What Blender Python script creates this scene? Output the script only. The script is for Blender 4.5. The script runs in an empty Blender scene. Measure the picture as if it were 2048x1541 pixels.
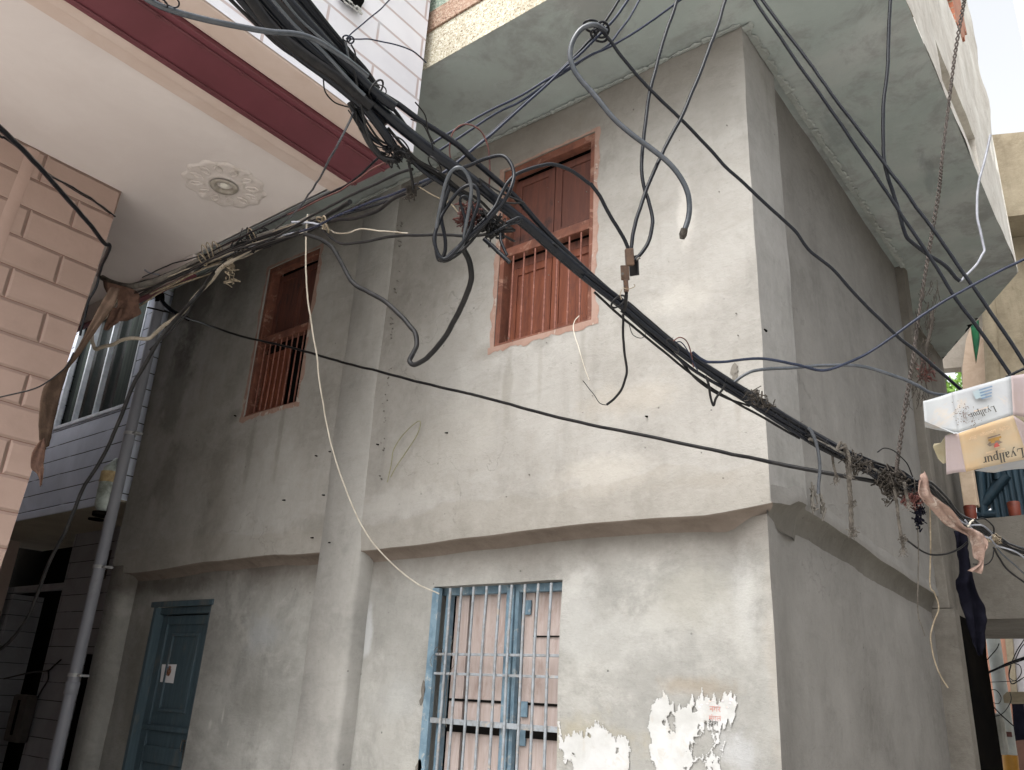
import bpy, bmesh, math, random
from mathutils import Vector, Matrix, noise
random.seed(7)
C = bpy.context.scene.collection
sc = bpy.context.scene
# ------------------------------------------------------------------ camera
F_PX = 1645.085
YAW, PITCH, ROLL = math.radians(-39.2068), math.radians(21.0174), math.radians(3.1705)
CAM = Vector((0.0, 0.0, 1.6))
_f = Vector((math.sin(YAW)*math.cos(PITCH), math.cos(YAW)*math.cos(PITCH), math.sin(PITCH)))
_r = Vector((math.cos(YAW), -math.sin(YAW), 0)); _u = _r.cross(_f)
RT = _r*math.cos(ROLL)+_u*math.sin(ROLL); UP = -_r*math.sin(ROLL)+_u*math.cos(ROLL)
cam = bpy.data.cameras.new("camera"); camo = bpy.data.objects.new("camera", cam); C.objects.link(camo)
cam.sensor_width = 36; cam.lens = F_PX/2048*36; cam.clip_start = 0.05; cam.clip_end = 400
m3 = Matrix((RT, UP, -_f)).transposed()
camo.matrix_world = Matrix.Translation(CAM) @ m3.to_4x4()
sc.camera = camo
# ------------------------------------------------------------------ world, sun, exposure
w = bpy.data.worlds.new("World"); sc.world = w; w.use_nodes = True
nt = w.node_tree; nt.nodes.clear()
SUN_EL, SUN_AZ = math.radians(50), math.radians(178)    # azimuth from +Y clockwise: high, from behind the camera
sky = nt.nodes.new("ShaderNodeTexSky"); sky.sky_type = 'NISHITA'; sky.sun_disc = False
sky.sun_elevation = SUN_EL; sky.sun_rotation = SUN_AZ; sky.air_density = 1.6; sky.dust_density = 6.0; sky.ozone_density = 0.6
bg = nt.nodes.new("ShaderNodeBackground"); bg.inputs[1].default_value = 0.15
hs = nt.nodes.new("ShaderNodeHueSaturation"); hs.inputs['Saturation'].default_value = 0.14
out = nt.nodes.new("ShaderNodeOutputWorld")
nt.links.new(sky.outputs[0], hs.inputs['Color']); nt.links.new(hs.outputs[0], bg.inputs[0]); nt.links.new(bg.outputs[0], out.inputs[0])
sl = bpy.data.lights.new("sun", 'SUN'); sl.energy = 0.5; sl.angle = math.radians(70); sl.color = (1, .99, .98)
so = bpy.data.objects.new("sun", sl); C.objects.link(so)
sd = Vector((math.sin(SUN_AZ)*math.cos(SUN_EL), math.cos(SUN_AZ)*math.cos(SUN_EL), math.sin(SUN_EL)))
so.rotation_euler = sd.to_track_quat('Z', 'Y').to_euler(); so.location = sd*20
sc.view_settings.view_transform = 'Standard'; sc.view_settings.look = 'None'
sc.view_settings.exposure = 1.27; sc.view_settings.gamma = 1
sc.cycles.max_bounces = 8; sc.cycles.diffuse_bounces = 6
try: sc.cycles.use_denoising = True
except Exception: pass

# ------------------------------------------------------------------ measuring helpers (photo survey -> metres)
def ray(x, y):
    return RT*((x-1024)/F_PX) + UP*(-(y-770.5)/F_PX) + _f     # depth 1 along the view axis
def at(x, y, d): return CAM + ray(x, y)*d
def on(x, y, ax, v):
    i = 'XYZ'.index(ax); r = ray(x, y); return CAM + r*((v-CAM[i])/r[i])
# ------------------------------------------------------------------ object helpers
def tag(o, label=None, cat=None, group=None, kind=None):
    if label: o['label'] = label
    if cat: o['category'] = cat
    if group: o['group'] = group
    if kind: o['kind'] = kind
    return o
def empty(name, loc=(0, 0, 0), label=None, cat=None, group=None, kind=None):
    o = bpy.data.objects.new(name, None); C.objects.link(o); o.location = loc; o.empty_display_size = .1
    return tag(o, label, cat, group, kind)
class MB:
    def __init__(s): s.v = []; s.f = []; s.sm = []; s.mi = []; s.cur = 0
    def add(s, vs, fs, smooth=False):
        b = len(s.v); s.v += [Vector(v) for v in vs]; s.f += [[b+i for i in f] for f in fs]; s.sm += [smooth]*len(fs); s.mi += [s.cur]*len(fs); return s
    def box(s, a, b, bev=0):
        x0, y0, z0 = [min(a[i], b[i]) for i in range(3)]; x1, y1, z1 = [max(a[i], b[i]) for i in range(3)]
        if bev:
            bm = bmesh.new(); bmesh.ops.create_cube(bm, size=1)
            for v in bm.verts: v.co = Vector(((x0+x1)/2+v.co.x*(x1-x0), (y0+y1)/2+v.co.y*(y1-y0), (z0+z1)/2+v.co.z*(z1-z0)))
            bmesh.ops.bevel(bm, geom=bm.edges[:], offset=bev, segments=2, affect='EDGES', profile=.5)
            bm.verts.index_update(); s.add([v.co.copy() for v in bm.verts], [[v.index for v in f.verts] for f in bm.faces]); bm.free(); return s
        v = [(x0,y0,z0),(x1,y0,z0),(x1,y1,z0),(x0,y1,z0),(x0,y0,z1),(x1,y0,z1),(x1,y1,z1),(x0,y1,z1)]
        return s.add(v, [(0,3,2,1),(4,5,6,7),(0,1,5,4),(1,2,6,5),(2,3,7,6),(3,0,4,7)])
    def prism(s, pts, off):
        n = len(pts); off = Vector(off); P = [Vector(p) for p in pts]
        return s.add(P+[p+off for p in P], [list(range(n))[::-1], list(range(n, 2*n))]+[(i, (i+1) % n, n+(i+1) % n, n+i) for i in range(n)])
    def tube(s, pts, r, k=8, cap=True, flat=1.0):
        P = [Vector(p) for p in pts]; n = len(P)
        if n < 2: return s
        rr = r if isinstance(r, (list, tuple)) else [r]*n
        T = [(P[min(i+1, n-1)]-P[max(i-1, 0)]) for i in range(n)]
        T = [t.normalized() if t.length > 1e-9 else Vector((0, 0, 1)) for t in T]
        a = Vector((0, 0, 1)) if abs(T[0].z) < .9 else Vector((1, 0, 0)); N = (a-T[0]*a.dot(T[0])).normalized()
        vs = []; fs = []
        for i in range(n):
            N = (N-T[i]*N.dot(T[i]));  N = N.normalized() if N.length > 1e-6 else T[i].orthogonal().normalized()
            B = T[i].cross(N)
            for j in range(k):
                an = 2*math.pi*j/k; vs.append(P[i]+(N*math.cos(an)+B*math.sin(an)*flat)*rr[i])
        for i in range(n-1):
            for j in range(k):
                fs.append((i*k+j, i*k+(j+1) % k, (i+1)*k+(j+1) % k, (i+1)*k+j))
        s.add(vs, fs, True)
        if cap: s.add(vs[:k], [list(range(k))[::-1]]); s.add(vs[-k:], [list(range(k))])
        return s
    def build(s, name, mat, parent=None, label=None, cat=None, group=None, kind=None):
        me = bpy.data.meshes.new(name); me.from_pydata([tuple(v) for v in s.v], [], s.f); me.update()
        me.polygons.foreach_set('use_smooth', s.sm)
        for m in (mat if isinstance(mat, (list, tuple)) else [mat]): me.materials.append(m)
        if isinstance(mat, (list, tuple)): me.polygons.foreach_set('material_index', s.mi)
        o = bpy.data.objects.new(name, me); C.objects.link(o)
        if parent:
            o.parent = parent
            o.matrix_parent_inverse = Matrix.Translation(-world_loc(parent))
        return tag(o, label, cat, group, kind)
def world_loc(o):
    return Vector(o.get('_wl', (0, 0, 0))) if o.type != 'EMPTY' or o.parent else Vector(o.location)
def spline(P, sub=6):
    P = [Vector(p) for p in P]; n = len(P)
    if n < 3: return [P[0].lerp(P[-1], t/8) for t in range(9)]
    o = []
    for i in range(n-1):
        p0 = P[i-1] if i else P[0]*2-P[1]; p1 = P[i]; p2 = P[i+1]; p3 = P[i+2] if i+2 < n else P[-1]*2-P[-2]
        for k in range(sub):
            t = k/sub; o.append(.5*((2*p1)+(p2-p0)*t+(2*p0-5*p1+4*p2-p3)*t*t+(3*p1-p0-3*p2+p3)*t**3))
    o.append(P[-1]); return o
def line3(pts, dd, mul=1.0):
    """survey points (x, y) with depths interpolated (in 1/depth) between those given"""
    n = len(pts); L = [0]
    for i in range(1, n): L.append(L[-1]+math.hypot(pts[i][0]-pts[i-1][0], pts[i][1]-pts[i-1][1]))
    if not isinstance(dd, (list, tuple)): dd = [dd, dd]
    res = []
    m = len(dd)-1
    for i in range(n):
        if len(pts[i]) > 2: d = pts[i][2]
        else:
            t = L[i]/L[-1]*m; k = min(int(t), m-1); t -= k; d = 1/((1-t)/dd[k]+t/dd[k+1])
        res.append((pts[i][0], pts[i][1], d*mul))
    return res
# ------------------------------------------------------------------ materials
def s2l(c):
    c = c/255; return c/12.92 if c <= .04045 else ((c+.055)/1.055)**2.4
def col(r, g, b): return (s2l(r), s2l(g), s2l(b), 1)
class NT:
    def __init__(s, name, rough=.8, metal=0, spec=.3):
        s.m = bpy.data.materials.new(name); s.m.use_nodes = True; s.t = s.m.node_tree
        s.b = s.t.nodes['Principled BSDF']; s.b.inputs['Roughness'].default_value = rough; s.b.inputs['Metallic'].default_value = metal
        s.b.inputs['Specular IOR Level'].default_value = spec
        s.pos = s.t.nodes.new('ShaderNodeNewGeometry').outputs['Position']
    def n(s, t, **k):
        nd = s.t.nodes.new(t)
        for a, v in k.items():
            if a.startswith('i_'): nd.inputs[a[2:].replace('_', ' ')].default_value = v
            else: setattr(nd, a, v)
        return nd
    def L(s, a, b): s.t.links.new(a, b)
    def scaled(s, v, rot=(0, 0, 0), vec=None, loc=(0, 0, 0)):
        mp = s.n('ShaderNodeMapping'); mp.inputs['Scale'].default_value = v; mp.inputs['Rotation'].default_value = rot; mp.inputs['Location'].default_value = loc
        s.L(vec or s.pos, mp.inputs['Vector']); return mp.outputs[0]
    def noise(s, scale, det=4, rough=.55, vec=None, dist=0):
        nd = s.n('ShaderNodeTexNoise'); nd.inputs['Scale'].default_value = scale; nd.inputs['Detail'].default_value = det
        nd.inputs['Roughness'].default_value = rough; nd.inputs['Distortion'].default_value = dist; s.L(vec or s.pos, nd.inputs['Vector']); return nd.outputs['Fac']
    def ramp(s, f, stops):
        r = s.n('ShaderNodeValToRGB'); e = r.color_ramp.elements
        while len(e) < len(stops): e.new(.5)
        for el, (p, c) in zip(e, stops): el.position = p; el.color = c if len(c) == 4 else (*c, 1)
        s.L(f, r.inputs[0]); return r.outputs[0]
    def step(s, f, a, b):
        r = s.n('ShaderNodeMapRange', interpolation_type='SMOOTHSTEP'); r.inputs[1].default_value = a; r.inputs[2].default_value = b; s.L(f, r.inputs[0]); return r.outputs[0]
    def mix(s, f, a, b, mode='MIX'):
        m = s.n('ShaderNodeMix', data_type='RGBA', blend_type=mode)
        for i, x in ((0, f), (6, a), (7, b)):
            if hasattr(x, 'node'): s.L(x, m.inputs[i])
            else: m.inputs[i].default_value = x
        return m.outputs[2]
    def math(s, op, a, b=0, c=None):
        m = s.n('ShaderNodeMath', operation=op)
        for i, x in enumerate((a, b) if c is None else (a, b, c)):
            if hasattr(x, 'node'): s.L(x, m.inputs[i])
            else: m.inputs[i].default_value = x
        return m.outputs[0]
    def xyz(s):
        q = s.n('ShaderNodeSeparateXYZ'); s.L(s.pos, q.inputs[0]); return q.outputs
    def base(s, c):
        if hasattr(c, 'node'): s.L(c, s.b.inputs['Base Color'])
        else: s.b.inputs['Base Color'].default_value = c
        return s
    def bump(s, h, strength=.3, dist=.01):
        b = s.n('ShaderNodeBump'); b.inputs['Strength'].default_value = strength; b.inputs['Distance'].default_value = dist
        s.L(h, b.inputs['Height']); s.L(b.outputs[0], s.b.inputs['Normal']); return s
def plaster(name, dark, mid, light, stain=None, pale=0.0, streak=.35, yoff=0):
    s = NT(name, rough=.93, spec=.12)
    w1 = s.scaled((1, 1, .8), loc=(yoff, 3, 1))
    big = s.noise(.6, 4, .55, w1, .25); med = s.noise(2.4, 9, .66, w1, .15); fine = s.noise(17, 6, .7); grit = s.noise(120, 3, .6)
    c = s.ramp(s.math('ADD', s.math('MULTIPLY', big, .5), s.math('MULTIPLY', med, .5)), [(.36, dark), (.5, mid), (.64, light)])
    for sc_, lo, k_, cc_, lc in ((.85, .50, .20, light, (7, 1, 3)), (1.3, .545, .20, dark, (2, 6, 9)), (2.1, .56, .14, light, (5, 5, 1)), (.6, .53, .12, dark, (8, 0, 4))):
        tn = s.noise(sc_, 10, .62, s.scaled((1, 1, 1), loc=lc), .1); c = s.mix(s.math('MULTIPLY', s.step(tn, lo, lo+.018), k_), c, cc_)
    c = s.mix(s.math('MULTIPLY', s.step(fine, .35, .75), .30), c, light)
    g2 = s.noise(42, 5, .75); c = s.mix(s.math('MULTIPLY', s.step(g2, .56, .72), .28), c, [x*.6 for x in dark[:3]]+[1])
    sw = s.noise(3.2, 6, .7, s.scaled((1, 1, 3.2), rot=(0, .5, .0), loc=(4, 4, 4)), .5); c = s.mix(s.math('MULTIPLY', s.step(sw, .50, .68), .22), c, light)
    sw2 = s.noise(3.0, 6, .7, s.scaled((1, 1, 3.0), rot=(0, -.7, .0), loc=(1, 8, 4)), .5); c = s.mix(s.math('MULTIPLY', s.step(sw2, .54, .70), .25), c, dark)
    st = s.noise(1.0, 6, .65, s.scaled((5.5, 5.5, .55)), .15)
    c = s.mix(s.math('MULTIPLY', s.step(st, .52, .78), streak), c, [x*.62 for x in dark[:3]]+[1])
    if pale:
        pn = s.noise(1.15, 9, .72, s.scaled((1, 1, 1.1), loc=(9, 2, 5)), .3)
        c = s.mix(s.math('MULTIPLY', s.step(pn, .50, .62), pale), c, col(190, 188, 182))
        pd = s.noise(1.7, 9, .7, s.scaled((1, 1, 1), loc=(-4, 7, 2)), .25)
        c = s.mix(s.math('MULTIPLY', s.step(pd, .54, .63), pale*.55), c, [x*.75 for x in dark[:3]]+[1])
    # pits and pock marks
    v = s.n('ShaderNodeTexVoronoi'); v.inputs['Scale'].default_value = 9; s.L(s.pos, v.inputs['Vector'])
    pit = s.math('SUBTRACT', 1, s.step(v.outputs['Distance'], .03, .075)); pm = s.step(s.noise(1.3, 2), .5, .62)
    pit = s.math('MULTIPLY', pit, pm)
    c = s.mix(s.math('MULTIPLY', pit, .7), c, [x*.4 for x in dark[:3]]+[1])
    # hairline cracks
    vc = s.n('ShaderNodeTexVoronoi', feature='DISTANCE_TO_EDGE'); vc.inputs['Scale'].default_value = .8
    dv = s.n('ShaderNodeVectorMath', operation='ADD'); nz = s.n('ShaderNodeTexNoise'); nz.inputs['Scale'].default_value = 3; nz.inputs['Detail'].default_value = 6
    s.L(s.pos, nz.inputs['Vector']); s.L(s.pos, dv.inputs[0]); s.L(nz.outputs['Color'], dv.inputs[1]); s.L(dv.outputs[0], vc.inputs['Vector'])
    cr = s.math('MULTIPLY', s.math('SUBTRACT', 1, s.step(vc.outputs['Distance'], .001, .006)), s.step(s.noise(.8, 2, vec=s.scaled((1, 1, 1), loc=(3, 3, 3))), .52, .6))
    c = s.mix(s.math('MULTIPLY', cr, .22), c, [x*.45 for x in dark[:3]]+[1])
    if stain: c = stain(s, c)
    s.base(c)
    h = s.math('ADD', s.math('MULTIPLY', med, 1.1), s.math('MULTIPLY', fine, .28)); h = s.math('ADD', h, s.math('MULTIPLY', grit, .05))
    h = s.math('ADD', h, s.math('MULTIPLY', s.noise(6, 5, .6, s.scaled((1, 1, .35), rot=(0, .5, 0))), .22))
    h = s.math('ADD', h, s.math('MULTIPLY', sw, .35)); h = s.math('ADD', h, s.math('MULTIPLY', g2, .10)); h = s.math('SUBTRACT', h, s.math('MULTIPLY', pit, .35)); h = s.math('SUBTRACT', h, s.math('MULTIPLY', cr, .15))
    s.bump(h, .62, .024)
    return s.m
def blotches(s, c, L):
    # stains, patches and painted shade with a shape of their own: (survey x, y, plane Y, half-width, half-height in m, colour, strength)
    wn = s.noise(5, 7, .68); wn2 = s.noise(1.6, 4, .6)
    X, Y, Z = s.xyz()
    for (x, y, py, rx, rz, cc, k) in L:
        p = on(x, y, 'Y', py)
        dx = s.math('DIVIDE', s.math('SUBTRACT', X, p.x), rx); dz = s.math('DIVIDE', s.math('SUBTRACT', Z, p.z), rz)
        d = s.math('SQRT', s.math('ADD', s.math('MULTIPLY', dx, dx), s.math('MULTIPLY', dz, dz)))
        d = s.math('ADD', d, s.math('ADD', s.math('MULTIPLY', s.math('SUBTRACT', wn, .5), 2.6), s.math('MULTIPLY', s.math('SUBTRACT', wn2, .5), 2.2)))
        m = s.math('SUBTRACT', 1, s.step(d, .25, 1.35)); c = s.mix(s.math('MULTIPLY', m, k*.65), c, cc)
    return c
def facade_stain_tone(s, c):
    X, Y, Z = s.xyz()
    # soot-black run beside the downpipe, and a weaker one under the small window
    n1 = s.noise(1.1, 7, .65, s.scaled((2.2, 1, .5)), .8)
    d = s.math('ADD', X, s.math('MULTIPLY', n1, 1.3))
    slant = s.math('ADD', d, s.math('MULTIPLY', Z, -.16))
    m = s.math('SUBTRACT', 1, s.step(slant, -8.75, -7.75))
    c = s.mix(s.math('MULTIPLY', m, .66), c, col(56, 52, 47))
    c = blotches(s, c, [(400, 620, 4, .28, .5, col(52, 48, 44), .8), (352, 780, 4, .22, .6, col(60, 56, 50), .65), (330, 960, 4, .2, .35, col(76, 71, 65), .5), (470, 560, 4, .3, .25, col(70, 64, 58), .7), (520, 480, 4, .5, .2, col(84, 78, 70), .6), (1372, 420, 4, .05, .25, col(196, 192, 186), .5), (1350, 600, 4, .22, .12, col(188, 184, 176), .35), (1200, 950, 4, .5, .12, col(186, 180, 170), .4),
        (1040, 300, 4, .7, .35, col(112, 102, 92), .5), (640, 1050, 4, .35, .10, col(96, 92, 84), .5), (1090, 680, 4, .10, .06, col(96, 94, 88), .5), (985, 700, 4, .12, .05, col(110, 106, 98), .5),
        (1420, 960, 4, .35, .05, col(126, 118, 108), .45), (800, 1010, 4, .5, .10, col(176, 174, 170), .4), (470, 830, 4, .10, .07, col(90, 86, 80), .6), (900, 880, 4, .5, .3, col(168, 164, 156), .3),
        (430, 1000, 4, .25, .5, col(92, 86, 76), .4), (1250, 800, 4, .3, .12, col(160, 152, 140), .5)])
    bd = s.math('ADD', Z, s.math('MULTIPLY', s.noise(1.1, 8, .6), .5)); inb = s.math('SUBTRACT', 1, s.step(bd, 3.02, 3.035))
    c = s.mix(s.math('MULTIPLY', inb, .22), c, col(128, 122, 112))
    c = blotches(s, c, [(1015, 770, 4, .03, .35, col(112, 108, 100), .5), (1165, 720, 4, .025, .30, col(110, 106, 98), .5), (1080, 740, 4, .02, .22, col(116, 112, 104), .4), (500, 900, 4, .04, .3, col(92, 88, 80), .5), (560, 880, 4, .03, .35, col(98, 94, 86), .5), (1475, 800, 4, .02, .3, col(124, 118, 110), .5)])
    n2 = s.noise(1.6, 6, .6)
    up = s.math('MULTIPLY', s.step(s.math('ADD', Z, s.math('MULTIPLY', n2, .8)), 5.3, 6.3), .35)  # wall gets darker towards the soffit
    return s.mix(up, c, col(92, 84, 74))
def taper(x): t = min(1, max(0, (x+1.82)/.24)); return .085*t*t*(3-2*t)
def lower_stain_shade(s, c):
    X, Y, Z = s.xyz()
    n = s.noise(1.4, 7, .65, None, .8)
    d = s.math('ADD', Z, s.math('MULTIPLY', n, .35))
    c = s.mix(s.math('MULTIPLY', s.step(d, 2.42, 2.74), .62), c, col(80, 71, 64))  # shade below the ledge, painted in as a dark band
    c = blotches(s, c, [(330, 1170, 4.14, .9, .10, col(60, 54, 48), .8), (540, 1130, 4.14, .5, .08, col(68, 60, 54), .7), (270, 1350, 4.14, .14, .7, col(92, 86, 74), .6), (1375, 1190, 4.14, .20, .17, col(128, 126, 118), .75), (1372, 1175, 4.14, .10, .10, col(150, 148, 142), .4), (1500, 1230, 4.14, .07, .30, col(172, 172, 170), .5), (1395, 1372, 4.14, .26, .06, col(124, 112, 96), .8),  # the first two blotches deepen the painted under-ledge shade around the door
        (1190, 1475, 4.14, .30, .13, col(142, 134, 112), .8), (1480, 1500, 4.14, .13, .12, col(176, 178, 182), .55), (1250, 1290, 4.14, .4, .14, col(160, 160, 157), .35), (1150, 1240, 4.14, .15, .22, col(166, 166, 164), .4),
        (530, 1270, 4.14, .26, .16, col(138, 142, 146), .6), (500, 1400, 4.14, .35, .15, col(92, 90, 84), .5), (705, 1250, 4.0, .045, .16, col(176, 178, 180), .8), (640, 1380, 4.0, .15, .2, col(120, 116, 110), .5), (800, 1400, 4.14, .25, .13, col(156, 158, 158), .45),
        (1450, 1400, 4.14, .05, .06, col(120, 108, 92), .5), (420, 1450, 4.14, .03, .05, col(180, 178, 172), .7), (445, 1430, 4.14, .02, .09, col(178, 176, 170), .7), (455, 1490, 4.14, .02, .05, col(176, 174, 168), .7), (1560, 1300, 4.14, .06, .5, col(150, 142, 132), .5)])
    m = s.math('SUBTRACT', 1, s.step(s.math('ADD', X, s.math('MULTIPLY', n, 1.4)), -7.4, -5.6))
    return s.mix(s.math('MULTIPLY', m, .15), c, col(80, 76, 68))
def paint(name, c1, c2=None, scale=5, rough=.6, bumpk=.15, spec=.3, wear=None, wearamt=.5, wearscale=14, metal=0, stretch=(1, 1, 1), bd=.004):
    s = NT(name, rough=rough, spec=spec, metal=metal)
    v = s.scaled(stretch)
    f = s.noise(scale, 6, .65, v, .5)
    c = s.mix(s.step(f, .35, .68), c1, c2 or c1)
    if wear:
        c = s.mix(s.math('MULTIPLY', s.step(s.noise(wearscale, 6, .7, v, .8), .55, .66), wearamt), c, wear)
    s.base(c); s.bump(s.noise(scale*6, 5, .6, v), bumpk, bd); return s.m
def bricks(name, face, mortar, axes, bw, rh, ms, wide=0, rough=.75, c2=None, offx=0, offz=0, dirt=.25, bumpk=.6, mortar_soft=None, freq=2):
    s = NT(name, rough=rough, spec=.2)
    q = s.xyz(); cb = s.n('ShaderNodeCombineXYZ')
    wv = s.noise(2.5, 3, .5)
    s.L(s.math('ADD', q['XYZ'.index(axes[0])], offx), cb.inputs[0])
    s.L(s.math('ADD', s.math('ADD', q['XYZ'.index(axes[1])], offz), s.math('MULTIPLY', wv, .012)), cb.inputs[1])
    b = s.n('ShaderNodeTexBrick', offset=.5, offset_frequency=freq, squash=1); b.inputs['Scale'].default_value = 1
    b.inputs['Brick Width'].default_value = bw; b.inputs['Row Height'].default_value = rh; b.inputs['Mortar Size'].default_value = ms; b.inputs['Mortar Smooth'].default_value = .15
    b.inputs['Color1'].default_value = (1, 1, 1, 1); b.inputs['Color2'].default_value = (.86, .86, .86, 1); b.inputs['Mortar'].default_value = (0, 0, 0, 1)
    s.L(cb.outputs[0], b.inputs['Vector'])
    nz = s.noise(1.6, 6, .65, None, .6)
    c = s.mix(s.step(nz, .3, .7), face, c2 or face)
    c = s.mix(.35, c, b.outputs['Color'], 'MULTIPLY')
    lm = s.math('MULTIPLY', b.outputs['Fac'], s.step(s.noise(5, 4, .6), .3, .5))
    c = s.mix(lm, c, mortar)
    c = s.mix(s.math('MULTIPLY', s.step(s.noise(3.2, 8, .7), .52, .72), dirt), c, [x*.5 for x in face[:3]]+[1])
    s.base(c)
    h = s.math('SUBTRACT', s.math('MULTIPLY', s.noise(14, 4), .12), b.outputs['Fac'])
    if wide:
        b2 = s.n('ShaderNodeTexBrick', offset=.5, offset_frequency=freq, squash=1)
        for k_, v_ in (('Scale', 1), ('Brick Width', bw), ('Row Height', rh), ('Mortar Size', wide), ('Mortar Smooth', 1.0)): b2.inputs[k_].default_value = v_
        s.L(cb.outputs[0], b2.inputs['Vector']); h = s.math('ADD', s.math('MULTIPLY', h, .25), s.math('SUBTRACT', s.math('MULTIPLY', s.noise(5, 5, .6), .5), s.math('MULTIPLY', b2.outputs['Fac'], 1.6)))
        s.bump(h, .8, .014); return s.m
    s.bump(h, bumpk, .008); return s.m
M = {}
M['upper'] = plaster('upper_plaster', col(120, 117, 112), col(140, 137, 132), col(154, 152, 148), facade_stain_tone, streak=.22)
M['lower'] = plaster('lower_plaster', col(113, 112, 109), col(133, 132, 128), col(150, 149, 145), lower_stain_shade, pale=.20, streak=.25, yoff=5)
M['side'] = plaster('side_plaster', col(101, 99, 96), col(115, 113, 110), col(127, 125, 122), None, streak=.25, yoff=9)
M['ledge_shade'] = plaster('shaded_underside', col(80, 77, 72), col(92, 89, 84), col(106, 103, 98), None, yoff=12)  # darker plaster copy that paints the shade under the lane ledge
M['pillar'] = plaster('pillar_plaster', col(118, 117, 114), col(140, 138, 134), col(155, 153, 149), None, streak=.25, yoff=8)
M['pilaster'] = plaster('pilaster_plaster', col(118, 117, 114), col(136, 134, 132), col(149, 148, 145), None, streak=.3, yoff=6)
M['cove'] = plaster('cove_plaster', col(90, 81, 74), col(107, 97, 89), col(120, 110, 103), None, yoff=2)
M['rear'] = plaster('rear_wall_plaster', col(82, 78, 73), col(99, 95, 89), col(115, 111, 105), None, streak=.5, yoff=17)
M['old'] = plaster('old_plaster', col(110, 100, 84), col(138, 128, 110), col(158, 149, 130), None, streak=.5, yoff=14)
def soffit_mat():
    s = NT('soffit_limewash', rough=.9, spec=.15)
    a = s.noise(.8, 7, .62, None, .4); b = s.noise(2.4, 8, .7, s.scaled((1, 1, 1), loc=(5, 1, 0)), .3); g = s.noise(14, 6, .7)
    c = s.ramp(a, [(.3, col(134, 139, 137)), (.48, col(144, 152, 149)), (.62, col(156, 160, 158))])
    c = s.mix(s.math('MULTIPLY', s.step(b, .46, .62), .55), c, col(118, 117, 116))
    c = s.mix(s.math('MULTIPLY', s.step(g, .55, .75), .22), c, col(164, 172, 172))
    st = s.noise(2.5, 6, .7, s.scaled((1, .35, 1)), .5)
    c = s.mix(s.math('MULTIPLY', s.step(st, .58, .72), .35), c, col(94, 100, 102))
    s.base(c); s.bump(s.math('ADD', b, s.math('MULTIPLY', g, .3)), .4, .015); return s.m
M['soffit'] = soffit_mat()
M['mortar'] = plaster('ragged_mortar', col(120, 123, 119), col(139, 144, 141), col(156, 159, 155), None, yoff=20)
def terrazzo(name, a, b, c3):
    s = NT(name, rough=.8, spec=.2)
    v = s.n('ShaderNodeTexVoronoi'); v.inputs['Scale'].default_value = 110; s.L(s.pos, v.inputs['Vector'])
    r = s.n('ShaderNodeSeparateColor'); s.L(v.outputs['Color'], r.inputs[0])
    c = s.ramp(r.outputs[0], [(0, b), (.2, a), (.6, a), (.85, c3)]); c = s.mix(s.math('MULTIPLY', s.step(s.noise(2, 6), .4, .7), .3), c, b)
    s.base(c); s.bump(r.outputs[1], .25, .004); return s.m
M['t_cream'] = terrazzo('cream_chip_render', col(168, 162, 144), col(104, 88, 66), col(196, 192, 180))
M['t_pink'] = terrazzo('pink_chip_render', col(146, 120, 104), col(92, 70, 58), col(168, 150, 134))
M['t_green'] = terrazzo('green_chip_render', col(128, 144, 132), col(84, 100, 90), col(164, 172, 160))
M['cream'] = paint('cream_ceiling_paint', col(192, 183, 180), col(199, 191, 188), 1.2, .6, .08)
M['trim'] = paint('pale_pink_trim', col(178, 160, 150), col(186, 170, 162), 2, .6, .1)
M['maroon'] = paint('maroon_gloss_paint', col(98, 53, 60), col(90, 48, 54), 2, .42, .08, .4, wear=col(90, 48, 54), wearamt=.3)
M['maroon_dk'] = paint('maroon_groove_paint', col(96, 54, 60), col(84, 48, 52), 2, .55)
M['pinkb'] = bricks('pink_block_paint', col(160, 138, 128), col(118, 90, 80), 'YZ', .54, .222, .0030, wide=.022, c2=col(150, 129, 119), offx=.24, offz=.12, dirt=.16)
M['whiteb'] = bricks('white_block_paint', col(200, 200, 208), col(172, 160, 160), 'YZ', .78, .175, .010, c2=col(208, 208, 215), dirt=.12, offx=.1, offz=.05)
M['blueb'] = bricks('blue_white_tile', col(206, 212, 226), col(60, 60, 68), 'XZ', 30, .19, .006, c2=col(188, 194, 208), dirt=.12, offz=.03)
M['greyb'] = bricks('shaded_grey_tile', col(160, 162, 168), col(60, 58, 60), 'XZ', 3.1, .20, .005, c2=col(142, 143, 148), dirt=.25, offz=.06)
M['beige'] = paint('beige_underside', col(170, 162, 146), col(150, 142, 126), 1.5, .8, .15)
M['black'] = paint('black_cable_rubber', (.004, .005, .008, 1), (.007, .008, .011, 1), 30, .24, .1, .2, bd=.001)
M['cable2'] = paint('dusty_black_cable', (.007, .007, .008, 1), (.017, .016, .016, 1), 20, .40, .15, .15, bd=.001)
M['greycab'] = paint('blue_grey_cable', (.022, .028, .036, 1), (.045, .050, .060, 1), 16, .26, .1, .6, bd=.001)
M['navy'] = paint('navy_cable', (.009, .013, .026, 1), (.018, .023, .042, 1), 16, .26, .1, .22, bd=.001)
M['pipeg'] = paint('dusty_grey_conduit', (.13, .12, .105, 1), (.07, .062, .055, 1), 14, .75, .3, .2, bd=.002)
M['creamcab'] = paint('cream_cable', col(150, 142, 130), col(130, 120, 106), 16, .55, .1, bd=.001)
M['whitew'] = paint('white_wire', col(190, 184, 172), col(168, 160, 148), 16, .5, .05, bd=.001)
M['silver'] = paint('pale_wire', col(132, 134, 142), col(108, 110, 118), 16, .4, .05, .5, bd=.001)
M['redw'] = paint('rusty_red_wire', col(88, 50, 45), col(58, 38, 36), 30, .6, .1, bd=.001)
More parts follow.
